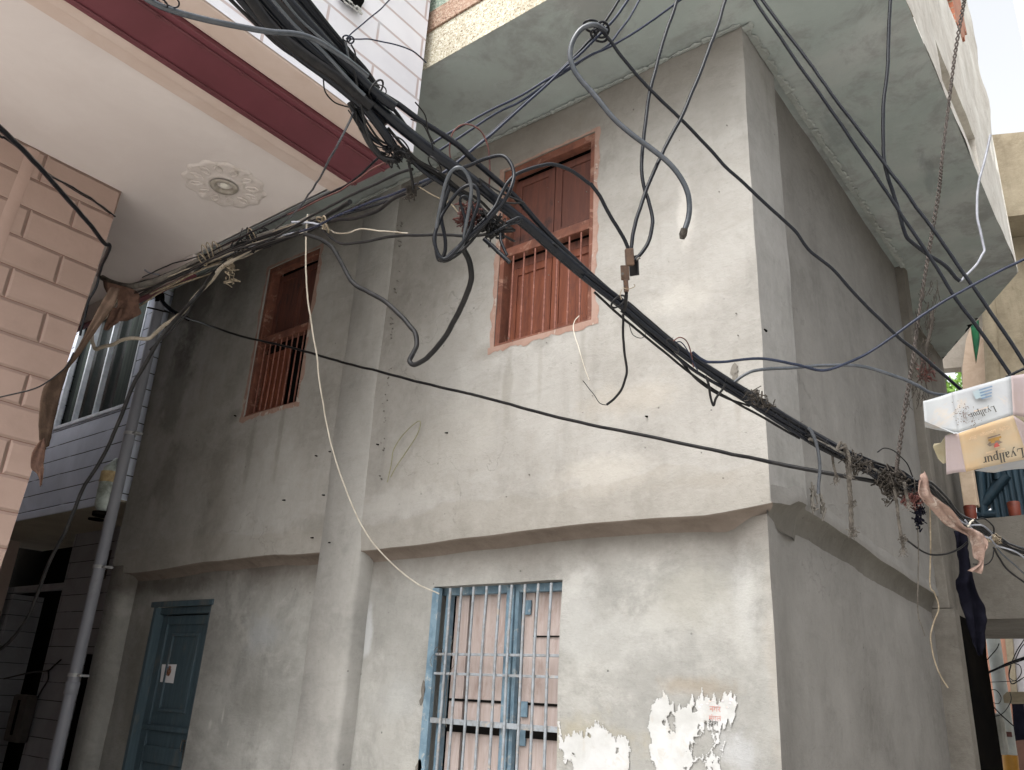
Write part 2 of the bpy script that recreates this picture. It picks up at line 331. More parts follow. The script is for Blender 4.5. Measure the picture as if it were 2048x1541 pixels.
M['yellow'] = paint('yellow_green_wire', col(126, 124, 92), col(112, 110, 84), 30, .6, .1, bd=.001)
M['pvc'] = paint('grey_downpipe_plastic', col(150, 152, 160), col(134, 136, 144), 2, .42, .06, .4, wear=col(110, 106, 100), wearamt=.35, wearscale=3, stretch=(1, 1, .3))
M['clip'] = paint('pale_metal_clip', col(190, 190, 192), col(160, 160, 160), 10, .4, .1, .5, metal=.3)
def wood(name, a, b, wear, amt):
    s = NT(name, rough=.62, spec=.3); v = s.scaled((14, 14, 1.4))
    f = s.noise(1.4, 7, .7, v, 1.1); c = s.mix(s.step(f, .3, .7), a, b)
    c = s.mix(s.math('MULTIPLY', s.step(s.noise(2.2, 7, .72, s.scaled((3, 3, .9), loc=(2, 5, 0)), .8), .52, .66), amt), c, wear)
    c = s.mix(s.math('MULTIPLY', s.step(s.noise(24, 5, .7), .62, .72), .4), c, [x*1.6 for x in b[:3]]+[1])
    s.base(c); s.bump(f, .4, .006); return s.m
M['wood'] = wood('red_brown_painted_wood', col(112, 72, 60), col(92, 58, 50), col(52, 38, 38), .7)
M['woodd'] = wood('dark_weathered_shutter', col(92, 56, 46), col(74, 46, 40), col(46, 36, 36), .7)
M['wood2'] = wood('orange_brown_shutter', col(116, 66, 46), col(90, 50, 38), col(62, 42, 38), .6)
M['frame'] = paint('faded_red_frame_paint', col(144, 120, 109), col(130, 102, 90), 7, .85, .4, wear=col(158, 152, 144), wearamt=.9, wearscale=7)
M['frame2'] = paint('worn_red_brown_frame', col(108, 68, 54), col(84, 52, 42), 7, .75, .4, wear=col(158, 128, 112), wearamt=.45, wearscale=9)
M['rust'] = paint('rusty_brown_bar', col(132, 88, 76), col(104, 66, 56), 26, .7, .3, wear=col(160, 120, 104), wearamt=.4)
M['teal'] = wood('blue_green_door_paint', col(68, 84, 92), col(54, 69, 77), col(96, 92, 84), .45)
M['bluef'] = paint('chalky_blue_frame_paint', col(104, 125, 138), col(80, 102, 117), 9, .7, .3, wear=col(150, 150, 146), wearamt=.7)
M['greybar'] = paint('grey_painted_iron_bar', col(132, 138, 144), col(112, 114, 116), 22, .6, .2, wear=col(150, 138, 124), wearamt=.6)
M['pinkw'] = wood('pink_white_shutter_board', col(168, 156, 152), col(150, 136, 130), col(112, 86, 78), .35)
M['dark'] = paint('dark_interior', (.005, .005, .005, 1), (.009, .008, .007, 1), 2, .95, .1, .0)
M['darkcloth'] = paint('black_cloth', (.004, .004, .007, 1), (.008, .008, .013, 1), 6, .95, .4, .02)
M['glass'] = (lambda s: (s.base((.012, .015, .014, 1)), s.m)[1])(NT('dark_window_glass', rough=.2, spec=.06))
M['alu'] = paint('pale_window_bar', col(226, 232, 240), col(200, 208, 218), 8, .45, .1, .4, metal=.2)
M['paper'] = paint('torn_white_paper', col(172, 172, 172), col(160, 160, 158), 6, .9, .3, wear=col(160, 156, 148), wearamt=.55)
M['rope'] = paint('dusty_grey_rope', col(98, 93, 87), col(66, 62, 58), 40, .95, .5, .1)
M['rope2'] = paint('dark_twisted_wire_rope', col(80, 72, 67), col(46, 42, 40), 60, .7, .5, .4, metal=.3)
M['tarp'] = paint('brown_cloth_strip', col(92, 76, 66), col(68, 56, 48), 9, .98, .8, .05)
M['rag'] = paint('rust_coloured_rag', col(98, 76, 66), col(70, 54, 48), 14, .98, .9, .05)
M['pinkcloth'] = paint('dusty_pink_cloth', col(150, 128, 118), col(116, 96, 88), 12, .98, .8, .05, wear=col(206, 196, 186), wearamt=.5, wearscale=5)
M['twine'] = paint('pale_twine', col(142, 130, 112), col(108, 98, 84), 40, .9, .3, .1)
M['ground'] = plaster('pale_street_concrete', col(176, 173, 167), col(192, 189, 183), col(204, 201, 195), None)
M['steel'] = paint('weathered_steel', col(96, 92, 88), col(70, 66, 62), 30, .5, .2, .5, metal=.6)

# ------------------------------------------------------------------ wobble for hand-laid plaster
def wob(p, amp=.008):
    q = Vector(p); a = noise.noise_vector(q*.9)*amp*1.3 + noise.noise_vector(q*3.1+Vector((5, 1, 2)))*amp*.6; return q+a
def grid_wall(mb, o, u, v, lu, lv, step=.12, holes=(), amp=.008, jamb=0, nrm=None, edge=None):
    """rectangular wall from corner o along unit vectors u, v, leaving rectangular holes (u0,v0,u1,v1); jamb = depth of the reveals"""
    o = Vector(o); u = Vector(u); v = Vector(v)
    def cuts(L, hs):
        c = {0.0, L} | {x for x in hs if 0 < x < L}; c = sorted(c); r = []
        for a, b in zip(c, c[1:]):
            k = max(1, round((b-a)/step)); r += [a+(b-a)*i/k for i in range(k)]
        return r+[L]
    U = cuts(lu, [x for h in holes for x in (h[0], h[2])]); V = cuts(lv, [x for h in holes for x in (h[1], h[3])])
    idx = {}; vs = []; fs = []
    def P(i, j):
        if (i, j) not in idx:
            p = o+u*U[i]+v*V[j]
            if edge: p = edge(p, U[i], V[j])
            idx[(i, j)] = len(vs); vs.append(wob(p, amp))
        return idx[(i, j)]
    for i in range(len(U)-1):
        for j in range(len(V)-1):
            cu, cv = (U[i]+U[i+1])/2, (V[j]+V[j+1])/2
            if any(h[0] < cu < h[2] and h[1] < cv < h[3] for h in holes): continue
            fs.append((P(i, j), P(i+1, j), P(i+1, j+1), P(i, j+1)))
    mb.add(vs, fs, True)
    if jamb:
        n = Vector(nrm)*jamb
        for h in holes:
            pts = []
            for (a, b, c, d) in ((h[0], h[1], h[2], h[1]), (h[2], h[1], h[2], h[3]), (h[2], h[3], h[0], h[3]), (h[0], h[3], h[0], h[1])):
                k = max(1, round(math.hypot(c-a, d-b)/step))
                for i in range(k):
                    t0, t1 = i/k, (i+1)/k
                    p0 = o+u*(a+(c-a)*t0)+v*(b+(d-b)*t0); p1 = o+u*(a+(c-a)*t1)+v*(b+(d-b)*t1)
                    mb.add([wob(p0, amp), wob(p1, amp), wob(p1, amp)+n, wob(p0, amp)+n], [(0, 1, 2, 3)])
    return mb

# ================================================================== GROUND
g = MB(); g.add([(-60, -60, 0), (60, -60, 0), (60, 60, 0), (-60, 60, 0)], [(0, 1, 2, 3)])
g.build('ground', M['ground'], kind='structure')

# ================================================================== MAIN GREY PLASTERED HOUSE
XR, XL, YF = -1.53, -8.22, 4.0
ZL, ZS = 2.58, 5.72
YL = 4.14                                   # lower wall set back under the ledge
house = empty('plastered_house', (-4.8, 6, 0), 'grey plastered two-storey house with barred windows at the lane corner', 'house')
W2 = (-3.46, 3.90, -2.635, 5.38); W1 = (-6.40, 3.88, -5.61, 5.42)
def ledge_z(x): return ZL + .016*math.sin(x*1.9+.5) + .012*noise.noise(Vector((x*2.3, 0, 0))) + (.03*(1-(XR-x)/.35) if x > XR-.35 else 0)
def up_edge(p, a, b):
    if b < .25:
        k = (1-b/.25); p = Vector(p); p.z += (ledge_z(p.x)-ZL)*k
        if b < .001: p.y += .012
    return p
mb = MB(); H = lambda w: (w[0]-XL, w[1]-ZL, w[2]-XL, w[3]-ZL)
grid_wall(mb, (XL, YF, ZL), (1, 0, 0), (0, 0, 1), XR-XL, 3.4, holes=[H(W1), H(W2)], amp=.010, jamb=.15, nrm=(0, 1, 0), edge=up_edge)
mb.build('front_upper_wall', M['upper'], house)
# ledge underside: a hand-shaped cove running back to the lower wall
mb = MB(); rows = [(.006, .012), (.002, -.004), (.035, -.010), (.08, -.026), (.12, -.052), (.150, -.09)]
n = 90; vs = []
def lerpk(K, v):
    if v <= K[0][0]: return K[0][1]
    for (a, b), (c, d) in zip(K, K[1:]):
        if v <= c: return b+(d-b)*(v-a)/(c-a)
    return K[-1][1]
CD = [(-.012, 0), (.004, .0), (.010, .035), (.026, .08), (.052, .12), (.09, .150)]
for i in range(n+1):
    x = XL+(XR+.006-XL)*i/n
    for (dy, dz) in rows:
        tt = min(1, max(0, (x+1.95)/.42)); k = 1.0-.62*tt; ky = 1.0-.58*tt
        vs.append(wob((min(x, XR+.004-.05*min(1, max(0, -dz)/.09)), YF+.012+dy*ky, ledge_z(x)+dz*k), .008))
R = len(rows); mb.add(vs, [(i*R+j, i*R+j+1, (i+1)*R+j+1, (i+1)*R+j) for i in range(n) for j in range(R-1)], True)
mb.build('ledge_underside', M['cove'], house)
# lower wall
GR = (-3.955, .95, -2.905, 2.30); DR = (-7.52, .0, -6.60, 2.245)
mb = MB(); HL = lambda w: (w[0]-XL, w[1], w[2]-XL, w[3])
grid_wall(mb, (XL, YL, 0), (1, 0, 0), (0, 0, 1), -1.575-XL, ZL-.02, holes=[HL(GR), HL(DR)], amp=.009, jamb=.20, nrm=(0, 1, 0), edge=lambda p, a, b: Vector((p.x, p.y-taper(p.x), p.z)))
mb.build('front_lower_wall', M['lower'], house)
# pillars on the lower storey with softened right-hand arris
def pillar(name, x0, x1, z1, y0, mat, back=YL+.03, z0=0, ch=.05, step=.12):
    mb = MB(); prof = [(x0, back), (x0, y0+.008), (x0+.008, y0), (x1-ch, y0), (x1-ch*.3, y0+ch*.35), (x1, y0+ch*.9), (x1, back)]
    n = int((z1-z0)/step); vs = []
    for k in range(n+1):
        z = z0+(z1-z0)*k/n
        for (x, y) in prof:
            q = wob((x, y, z), .009); vs.append(q)
    m = len(prof); mb.add(vs, [(k*m+j, k*m+j+1, (k+1)*m+j+1, (k+1)*m+j) for k in range(n) for j in range(m-1)], True)
    return mb.build(name, mat, house)
pillar('pillar', -5.05, -4.60, ZS, YF-.012, M['pillar'], ch=.045)
pillar('pillar', XL, -7.93, ZL+.06, YF+.002, M['lower'], ch=.09)
# right-hand lane wall: upper with corner pilaster, hand-shaped ledge, lower wall set back under it
YB = 7.72
def lz(y):
    K = [(4.0, 2.61), (4.2, 2.635), (4.42, 2.70), (4.7, 2.705), (5.3, 2.68), (6.3, 2.64), (7.0, 2.62), (7.8, 2.60)]
    for (y0, z0), (y1, z1) in zip(K, K[1:]):
        if y <= y1: t = (y-y0)/(y1-y0); t = t*t*(3-2*t); return z0+(z1-z0)*t
    return K[-1][1]
def lane_edge(base):
    def f(p, a, b):
        p = Vector(p)
        if b < .3: p.z += (lz(p.y)-base)*(1-b/.3)
        return p
    return f
RC = .05
mb = MB()
grid_wall(mb, (XR, YF, 2.6), (0, 1, 0), (0, 0, 1), .54, 3.3, amp=.010, edge=lane_edge(2.6)); mb.build('corner_pilaster', M['pilaster'], house); mb = MB()
grid_wall(mb, (XR, YF+.54, 2.6), (-1, 0, 0), (0, 0, 1), RC, 3.3, step=.1, amp=.010, edge=lane_edge(2.6))
grid_wall(mb, (XR-RC, YF+.54, 2.6), (0, 1, 0), (0, 0, 1), YB-YF-.54, 3.3, amp=.010, edge=lane_edge(2.6))
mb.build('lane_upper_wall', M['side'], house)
mb = MB(); n = 60; vs = []
for i in range(n+1):
    y = YF+.003+(YB-YF)*i/n; t = min(1, max(0, (y-4.5)/.10)); xu = XR-RC*t; z = lz(y); g = min(1, (y-YF)/.45); g = g*g*(3-2*g)
    xl = -1.572-.073*g*(.5+.5*t)
    prof = [(xu, z+.09), (xu+.008*g, z+.05), (xu+.014*g, z+.02), (xu+.008*g, z-.004), (xu-(xu-xl)*.35, z-.008-.017*g), (xu-(xu-xl)*.75, z-.02-.045*g), (xl+.004, z-.03-.09*g), (xl-.004, z-.06-.12*g)]
    for (x, zz) in prof: vs.append(wob((x, max(y, YF+.006+.42*lerpk(CD, (z-zz)*2.2)), zz), .010))
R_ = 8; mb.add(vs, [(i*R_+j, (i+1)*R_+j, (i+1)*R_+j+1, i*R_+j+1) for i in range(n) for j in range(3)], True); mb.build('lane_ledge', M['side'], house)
mb = MB(); mb.add(vs, [(i*R_+j, (i+1)*R_+j, (i+1)*R_+j+1, i*R_+j+1) for i in range(n) for j in range(3, R_-1)], True); mb.build('lane_ledge_underside', M['ledge_shade'], house)
mb = MB()
def low_edge(p, a, b): t = min(1, a/.45); return Vector((p.x-.068*t*t*(3-2*t), p.y, p.z))
grid_wall(mb, (-1.575, YL-.085, 0), (0, 1, 0), (0, 0, 1), YB-YL+.085, 2.60, amp=.009, edge=low_edge)
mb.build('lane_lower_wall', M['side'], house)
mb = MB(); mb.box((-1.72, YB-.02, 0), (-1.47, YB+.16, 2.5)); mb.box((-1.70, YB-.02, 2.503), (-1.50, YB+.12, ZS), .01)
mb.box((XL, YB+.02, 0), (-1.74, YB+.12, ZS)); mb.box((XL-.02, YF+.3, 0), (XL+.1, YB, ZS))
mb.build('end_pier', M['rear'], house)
mb = MB(); mb.box((-1.716, YB+.22, 0), (-1.70, 10.2, 2.6)); mb.build('dark_back_panel', M['dark'], house)  # thin black panel laid on the rear lane wall
# balcony slab and overhanging storey
sl_pts = [(-8.6, 3.12), (-.643, 3.12), (-.643, 8.42), (-1.75, 10.35), (-8.6, 10.35)]
mb = MB()
nx, ny = 60, 56; vs = []; idx = {}; fs = []
for i in range(nx+1):
    for j in range(ny+1):
        x = -8.6+(8.6-.643)*i/nx; y = 3.12+(10.4-3.12)*j/ny
        xm = -.643 if y <= 8.42 else -.643-(y-8.42)*.575
        x = min(x, xm); q = wob((x, y, ZS), .012) if 0 < i < nx and 0 < j < ny else Vector((x, y, ZS)); q.z = min(q.z, ZS); vs.append(q)
for i in range(nx):
    for j in range(ny): fs.append((i*(ny+1)+j, i*(ny+1)+j+1, (i+1)*(ny+1)+j+1, (i+1)*(ny+1)+j))
mb.add(vs, fs, True); mb.build('balcony_soffit', M['soffit'], house)
mb = MB(); mb.box((-8.6, 3.12, ZS+.004), (-.643, 3.24, ZS+.33)); mb.build('cream_fascia_band', M['t_cream'], house)
mb = MB(); mb.box((-8.6, 3.105, ZS+.334), (-.643, 3.24, ZS+.51)); mb.build('pink_fascia_band', M['t_pink'], house)
mb = MB(); mb.box((-8.6, 3.12, ZS+.514), (-.643, 3.24, ZS+3.2)); mb.build('green_fascia_band', M['t_green'], house)
# lane side of the overhang: uneven, partly bare-brick parapet wall with a sunken slot
def par_top(y): return ZS + 3.6
M['par'] = plaster('weathered_parapet', col(156, 149, 141), col(187, 183, 176), col(212, 211, 206), None, streak=.45, yoff=30)
mb = MB()
slot = (5.42-3.24, .12, 6.75-3.24, .50)
def par_edge(p, a, b):
    p = Vector(p)
    if b > 1.2: p.x += .05*noise.noise(Vector((p.y*2, p.z*2, 3)))
    return p
grid_wall(mb, (-.643, 3.24, ZS+.004), (0, 1, 0), (0, 0, 1), 8.42-3.24, 4.4, holes=[slot], amp=.016, jamb=.10, nrm=(-1, 0, 0), edge=par_edge)
mb.box((-.80, 8.30, ZS+.004), (-.66, 8.42, ZS+4.4))
mb.build('lane_parapet', M['par'], house)
mb = MB(); mb.box((-.76, 5.40, ZS+.10), (-.742, 6.80, ZS+.55)); mb.build('parapet_slot_back', M['old'], house)
mb = MB()
P0 = [(-.643, 8.42, ZS+.004), (-1.75, 10.35, ZS+.004)]
mb.prism([P0[0], P0[1], (-1.75, 10.35, ZS+4.4), (-.643, 8.42, ZS+4.4)], (-.10, -.06, 0)); mb.build('angled_parapet', M['par'], house)
# bare brick patch and a projecting stub at the top of the parapet
M['barebrick'] = bricks('bare_brick', col(172, 112, 88), col(150, 140, 124), 'YZ', .22, .075, .008, c2=col(150, 92, 70), dirt=.3)
mb = MB(); K = 14; vs = []; c0 = Vector((-.620, 7.0, ZS+2.6))
ring_ = [(c0.x, c0.y+(.5+.3*noise.noise(Vector((k*.7, 3, 1))))*math.cos(2*math.pi*k/28), c0.z+(.8+.4*noise.noise(Vector((k*.6, 9, 2))))*math.sin(2*math.pi*k/28)) for k in range(28)]
mb.prism(ring_, (-.05, 0, 0))
mb.build('bare_brick_patch', M['barebrick'], house)
# ragged mortar fringe where the soffit meets the walls
mb = MB()
def fringe(p0, p1, nrm, n, wmin, wmax, drop):
    p0 = Vector(p0); p1 = Vector(p1); nrm = Vector(nrm); top = []; bot = []; wall = []
    for i in range(n+1):
        p = p0.lerp(p1, i/n); q = noise.noise(Vector((i*.23, 1, 4)))*.5+noise.noise(Vector((i*.9, 7, 2)))*.35+.45+random.uniform(-.15, .15)
        q = max(.05, q); top.append(p+nrm*(wmin+(wmax-wmin)*q)-Vector((0, 0, .004))); bot.append(p+nrm*(wmin+(wmax-wmin)*q*.8)-Vector((0, 0, .010+.016*q))); wall.append(p+nrm*.002-Vector((0, 0, drop*(.4+q))))
    vs = top+bot+wall; m = n+1
    mb.add(vs, [(i, i+1, m+i+1, m+i) for i in range(n)]+[(m+i, m+i+1, 2*m+i+1, 2*m+i) for i in range(n)])
fringe((-8.2, YF-.012, ZS-.012), (XR, YF-.012, ZS-.012), (0, -1, 0), 340, .008, .05, .016)
fringe((XR, YF-.012, ZS-.012), (XR, YB, ZS-.012), (1, 0, 0), 230, .010, .09, .02)
mb.build('mortar_fringe', M['mortar'], house)
mb = MB(); mb.box((-8.5, 3.4, ZS+3.4), (-.75, 8.3, ZS+3.5)); mb.box((-8.5, 3.26, ZS+.15), (-.80, 8.2, ZS+.2)); mb.build('roof', M['old'], house)

# ---- screws, plugs and pock marks set in the plaster
mb = MB(); random.seed(9)
for (x, y) in ((660, 903), (633, 912), (660, 1085), (623, 1075), (755, 889), (568, 1000), (646, 990), (1292, 832), (893, 865), (470, 832), (1530, 660)):
    p = on(x, y, 'Y', YF-.014); mb.tube([p+Vector((0, .02, 0)), p+Vector((random.uniform(-.006, .006), -.012, random.uniform(-.008, .0)))], [.007, .004], 7)
mb.build('wall_screws', M['dark'], house, kind='stuff')
mb = MB()
for k in range(46):
    t = random.random(); x = 803-42*t+random.gauss(0, 3); y = 440+520*t; p = on(x, y, 'Y', YF+.001)
    r_ = random.uniform(.0015, .0045); mb.prism([p+Vector((r_*math.cos(a), -.016, r_*1.3*math.sin(a))) for a in (0, 1, 2, 3, 4, 5)], (0, .02, 0))
for k in range(26):
    p = on(random.uniform(1000, 1500), random.uniform(200, 1000), 'Y', YF+.001); r_ = random.uniform(.0012, .003)
    mb.prism([p+Vector((r_*math.cos(a), -.012, r_*1.3*math.sin(a))) for a in (0, 1, 2, 3, 4, 5)], (0, .01, 0))
mb.build('pock_marks', M['rear'], house, kind='stuff')
mb = MB()
for (x, y, w_, h) in ((1468, 738, .025, .035), (1470, 755, .018, .03), (846, 1382, .02, .06), (842, 1402, .015, .03), (838, 1535, .03, .05)):
    p = on(x, y, 'Y', YF-.004 if y < 1000 else YL-.004); mb.prism([p+Vector((w_*math.cos(a)*random.uniform(.6, 1.2), 0, h*math.sin(a)*random.uniform(.6, 1.2))) for a in [k_*.63 for k_ in range(10)]], (0, .004, 0))
mb.build('chipped_spots', M['rear'], house, kind='stuff')
# ---- timber windows of the upper storey
def timber_window(wn, open_leaf):
    x0, z0, x1, z1 = wn; zr = z0+.735; y = YF+.022
    f = MB(); t = .045
    f.box((x0-.004, y-.008, z0), (x0+t, y+.11, z1), .006); f.box((x1-t, y-.008, z0), (x1+.004, y+.11, z1), .006)
    f.box((x0-.004, y-.010, z1-.06), (x1+.004, y+.066, z1+.004), .006); f.box((x0-.03, y-.014, z0-.035), (x1+.03, y+.066, z0+.03), .008)
    f.box((x0+.03, y-.002, zr-.02), (x1-.03, y+.066, zr+.055), .006)
    # smeared paint on the plaster round the frame
    fr = f.build('window', M['frame2'], house)
    sm = MB()
    def smear(a, b, out_):
        a = Vector(a); b = Vector(b); out_ = Vector(out_); n = 40; v1 = []; v2 = []
        for i in range(n+1):
            p = a.lerp(b, i/n); q = .6+.5*noise.noise(Vector((p.x*9, p.z*9, 3)))+random.uniform(-.12, .12)
            v1.append(Vector((p.x, YF+.001, p.z))-out_*.1); o2 = p+out_*q; v2.append(Vector((o2.x, YF+.002, o2.z))); 
        m = n+1; sm.add([wob(v, .010)-Vector((0, .0045, 0)) for v in v1+v2], [(i, i+1, m+i+1, m+i) for i in range(n)])
    smear((x0, y, z0-.02), (x0, y, z1), (-.055, 0, 0)); smear((x1, y, z1), (x1, y, z0-.02), (.055, 0, 0)); smear((x0-.04, y, z1), (x1+.04, y, z1), (0, 0, .035)); smear((x0-.05, y, z0-.0), (x1+.05, y, z0-.0), (0, 0, -.06))
    sm.build('paint_smear', M['frame'], fr)
    yb = y+.085
    def leaf(a, b, c, d, nm, mt, yy=yb, rail=.06, ry=None):
        L_ = MB(); L_.box((a, yy+.012, b), (c, yy+.03, d)); 
        L_.box((a, yy, b), (a+rail, yy+.034, d), .003); L_.box((c-rail, yy, b), (c, yy+.034, d), .003)
        L_.box((a+rail, yy+.001, b), (c-rail, yy+.034, b+rail*1.3), .003); L_.box((a+rail, yy+.001, d-rail), (c-rail, yy+.034, d), .003)
        if ry:
            piv = Vector((c if ry > 0 else a, yy, 0))
            for v in L_.v:
                q = v-piv; v.x = piv.x+q.x*math.cos(ry)+q.y*math.sin(abs(ry))*0; v.y = piv.y+q.y+abs(q.x)*math.sin(abs(ry))
        return L_.build(nm, mt, fr)
    xm = (x0+x1)/2
    leaf(x0+t, zr+.06, xm-.003, z1-.065, 'shutter', M['woodd']); leaf(xm+.003, zr+.06, x1-t, z1-.065, 'shutter', M['woodd'])
    leaf(x0+t, z0+.035, xm-.003, zr-.085, 'shutter', M['wood2'])
    if open_leaf: leaf(xm+.003, z0+.035, x1-t, zr-.085, 'shutter', M['wood2'], ry=1.15)
    else: leaf(xm+.003, z0+.035, x1-t, zr-.085, 'shutter', M['wood2'])
    hb = MB(); hb.box((x0+t, yb+.002, zr-.083), (x1-t, yb+.03, zr-.022)); hb.build('head_board', M['dark'] if open_leaf else M['wood'], fr)
    for i in range(7 if not open_leaf else 8):
        k = 7 if not open_leaf else 8
        x = x0+t+(x1-x0-2*t)*(i+.75)/(k+.5)
        b = MB(); b.tube(spline([(x, y+.012, z0+.02), (x+random.uniform(-.003, .003), y+.014, (z0+zr)/2), (x, y+.012, zr-.0)], 3), .0068, 7); b.build('bar', M['rust'], fr)
    dk = MB(); dk.box((x0-.02, y+.16, z0-.05), (x1+.02, y+.17, z1+.05)); dk.build('dark_room_behind', M['dark'], fr)
    return fr
timber_window(W2, False); timber_window(W1, True)

# ---- barred window of the lower storey
x0, z0, x1, z1 = GR
f = MB(); yb = YL+.06
f.box((x0-.015, YL-.004, z0), (x0+.045, YL+.035, z1-.01), .004); f.box((x0+.048, yb+.01, z0), (x0+.085, yb+.06, z1-.04), .003)
xm = -3.36
f.box((xm-.015, yb-.002, z0), (xm+.045, yb+.04, z1-.02), .004); f.box((xm+.048, yb+.012, z0), (xm+.075, yb+.05, z1-.04), .003)
f.box((x0, yb+.02, z1-.05), (x1, yb+.07, z1), .003)
gw = f.build('barred_window', M['bluef'], house)
bx = [890, 912, 937, 963, 990, 1014, 1042, 1068, 1095]
for i, px in enumerate(bx):
    p = on(px+1.5, 1309, 'Y', YL+.002)
    b = MB(); j = random.uniform(-.006, .006)
    b.tube(spline([(p.x+j, YL+.004, z1-.015), (p.x-j*.5, YL+.0, 1.9), (p.x+random.uniform(-.004, .004), YL+.003, 1.4), (p.x, YL+.002, z0+.01)], 4), .0092, 8); b.build('bar', M['greybar'], gw)
for z, h, d in ((1.867, .010, .022), (1.748, .010, .022), (1.467, .020, .035)):
    b = MB(); b.box((x0+.0, YL+.012, z-h), (x1, YL+.012+d, z+h*.6), .002); b.build('cross_bar', M['greybar'], gw)
b = MB()
for (a, c) in ((x0+.085, x0+.205), (x0+.232, x0+.36), (x0+.362, xm-.02), (xm+.08, xm+.155), (xm+.16, xm+.37), (xm+.375, x1)):
    b.box((a, yb+.075+random.uniform(0, .006), z0), (c-.003, yb+.095, z1-.04))
b.build('inner_shutter', M['pinkw'], gw)
b = MB(); b.box((x0+.09, yb+.066, 1.585), (x1-.002, yb+.0745, 1.60)); b.box((xm+.16, yb+.066, 1.98), (x1-.002, yb+.0745, 1.988)); b.box((x0+.09, yb+.064, 1.40), (x1-.002, yb+.0745, 1.445)); b.build('shutter_gap', M['dark'], gw)
b = MB(); b.box((x0-.02, yb+.13, z0-.02), (x1+.02, yb+.135, z1+.02)); b.build('dark_room_behind', M['dark'], gw)
for (x, z) in ((xm+.085, 2.16), (xm+.09, 1.56), (xm+.085, 1.40)):
    b = MB(); b.box((x, yb+.062, z-.045), (x+.05, yb+.0745, z+.045), .004); b.build('hinge', M['bluef'], gw)
b = MB()
for k in range(5):
    a = on(868+random.uniform(-6, 14), 1305+random.uniform(-8, 8), 'Y', YL-.01); c = a+Vector((random.uniform(-.03, .07), -.01, random.uniform(-.05, .08)))
    b.tube(spline([a, (a+c)/2+Vector((.01, -.01, .01)), c, c+Vector((.02, 0, -.03))], 3), .0016, 5)
b.tube(spline([on(905, 1280, 'Y', YL-.012), on(902, 1300, 'Y', YL-.014), on(908, 1330, 'Y', YL-.012), on(898, 1350, 'Y', YL-.012), on(890, 1420, 'Y', YL-.012), on(893, 1455, 'Y', YL-.012)], 4), .0018, 5)
b.build('wire_scrap', M['rope'], gw)

# ---- blue-green panelled door
x0, z0, x1, z1 = DR
f = MB(); f.box((x0, YL-.006, z0), (x0+.05, YL+.11, z1), .005); f.box((x1-.045, YL+.02, z0), (x1, YL+.115, z1), .005); f.box((x0+.05, YL+.04, z1-.06), (x1-.045, YL+.115, z1), .004)
f.box((x0-.06, YL-.008, z1-.0), (x1+.03, YL+.02, z1+.05), .006)
dr = f.build('door', M['teal'], house)
yd = YL+.075
l = MB(); a, c = x0+.052, x1-.047
l.box((a, yd+.02, .02), (c, yd+.045, z1-.07))
l.box((a, yd, .02), (a+.10, yd+.02, z1-.07), .004); l.box((c-.10, yd, .02), (c, yd+.02, z1-.07), .004)
l.box((a+.10, yd+.001, z1-.15), (c-.10, yd+.02, z1-.07), .004)
l.box((a+.02, yd-.012, 1.205), (c-.03, yd+.02, 1.25), .005)
l.box((a+.10, yd+.001, .95), (c-.10, yd+.02, 1.08), .004)
lf = l.build('door_leaf', M['teal'], dr)
px0, px1, pz0, pz1 = a+.19, c-.19, 1.36, 2.02
l = MB(); t = .03
l.box((px0, yd+.004, pz0), (px0+t, yd+.03, pz1), .006); l.box((px1-t, yd+.004, pz0), (px1, yd+.03, pz1), .006)
l.box((px0+t, yd+.003, pz1-t), (px1-t, yd+.03, pz1), .006); l.box((px0+t, yd+.003, pz0), (px1-t, yd+.03, pz0+t), .006)
l.build('panel_moulding', M['teal'], dr)
# sticker, slightly curled, with a brown and dark printed shape
s_ = NT('sticker_print', rough=.5)
X_, Y_, Z_ = s_.xyz()
vd = s_.n('ShaderNodeVectorMath', operation='DISTANCE'); sp = on(335, 1342, 'Y', yd); vd.inputs[1].default_value = sp; s_.L(s_.pos, vd.inputs[0])
nn = s_.noise(26, 5, .7)
dd_ = s_.math('ADD', vd.outputs['Value'], s_.math('MULTIPLY', nn, .05))
cc = s_.mix(s_.step(dd_, .066, .074), s_.ramp(s_.noise(38, 4), [(.35, col(60, 40, 34)), (.5, col(150, 98, 62)), (.65, col(96, 110, 130))]), col(206, 204, 206))
s_.base(cc)
q = [on(322, 1329, 'Y', yd+.001), on(351, 1329, 'Y', yd+.001), on(344, 1367, 'Y', yd+.001), on(318, 1364, 'Y', yd+.001)]
l = MB(); l.prism([p+Vector((0, .012, 0)) for p in q], (0, -.002, 0)); l.build('sticker', s_.m, dr)
l = MB(); hz = 1.115; hx = c-.06
l.box((hx-.07, yd-.014, hz+.03), (hx+.03, yd-.002, hz+.045), .002)
l.tube(spline([(hx-.05, yd-.018, hz+.036), (hx-.052, yd-.022, hz-.01), (hx-.045, yd-.02, hz-.045)], 4), .005, 7)
l.box((hx-.03, yd-.01, hz-.10), (hx+.03, yd-.001, hz+.02), .002)
l.build('door_handle', M['steel'], dr)

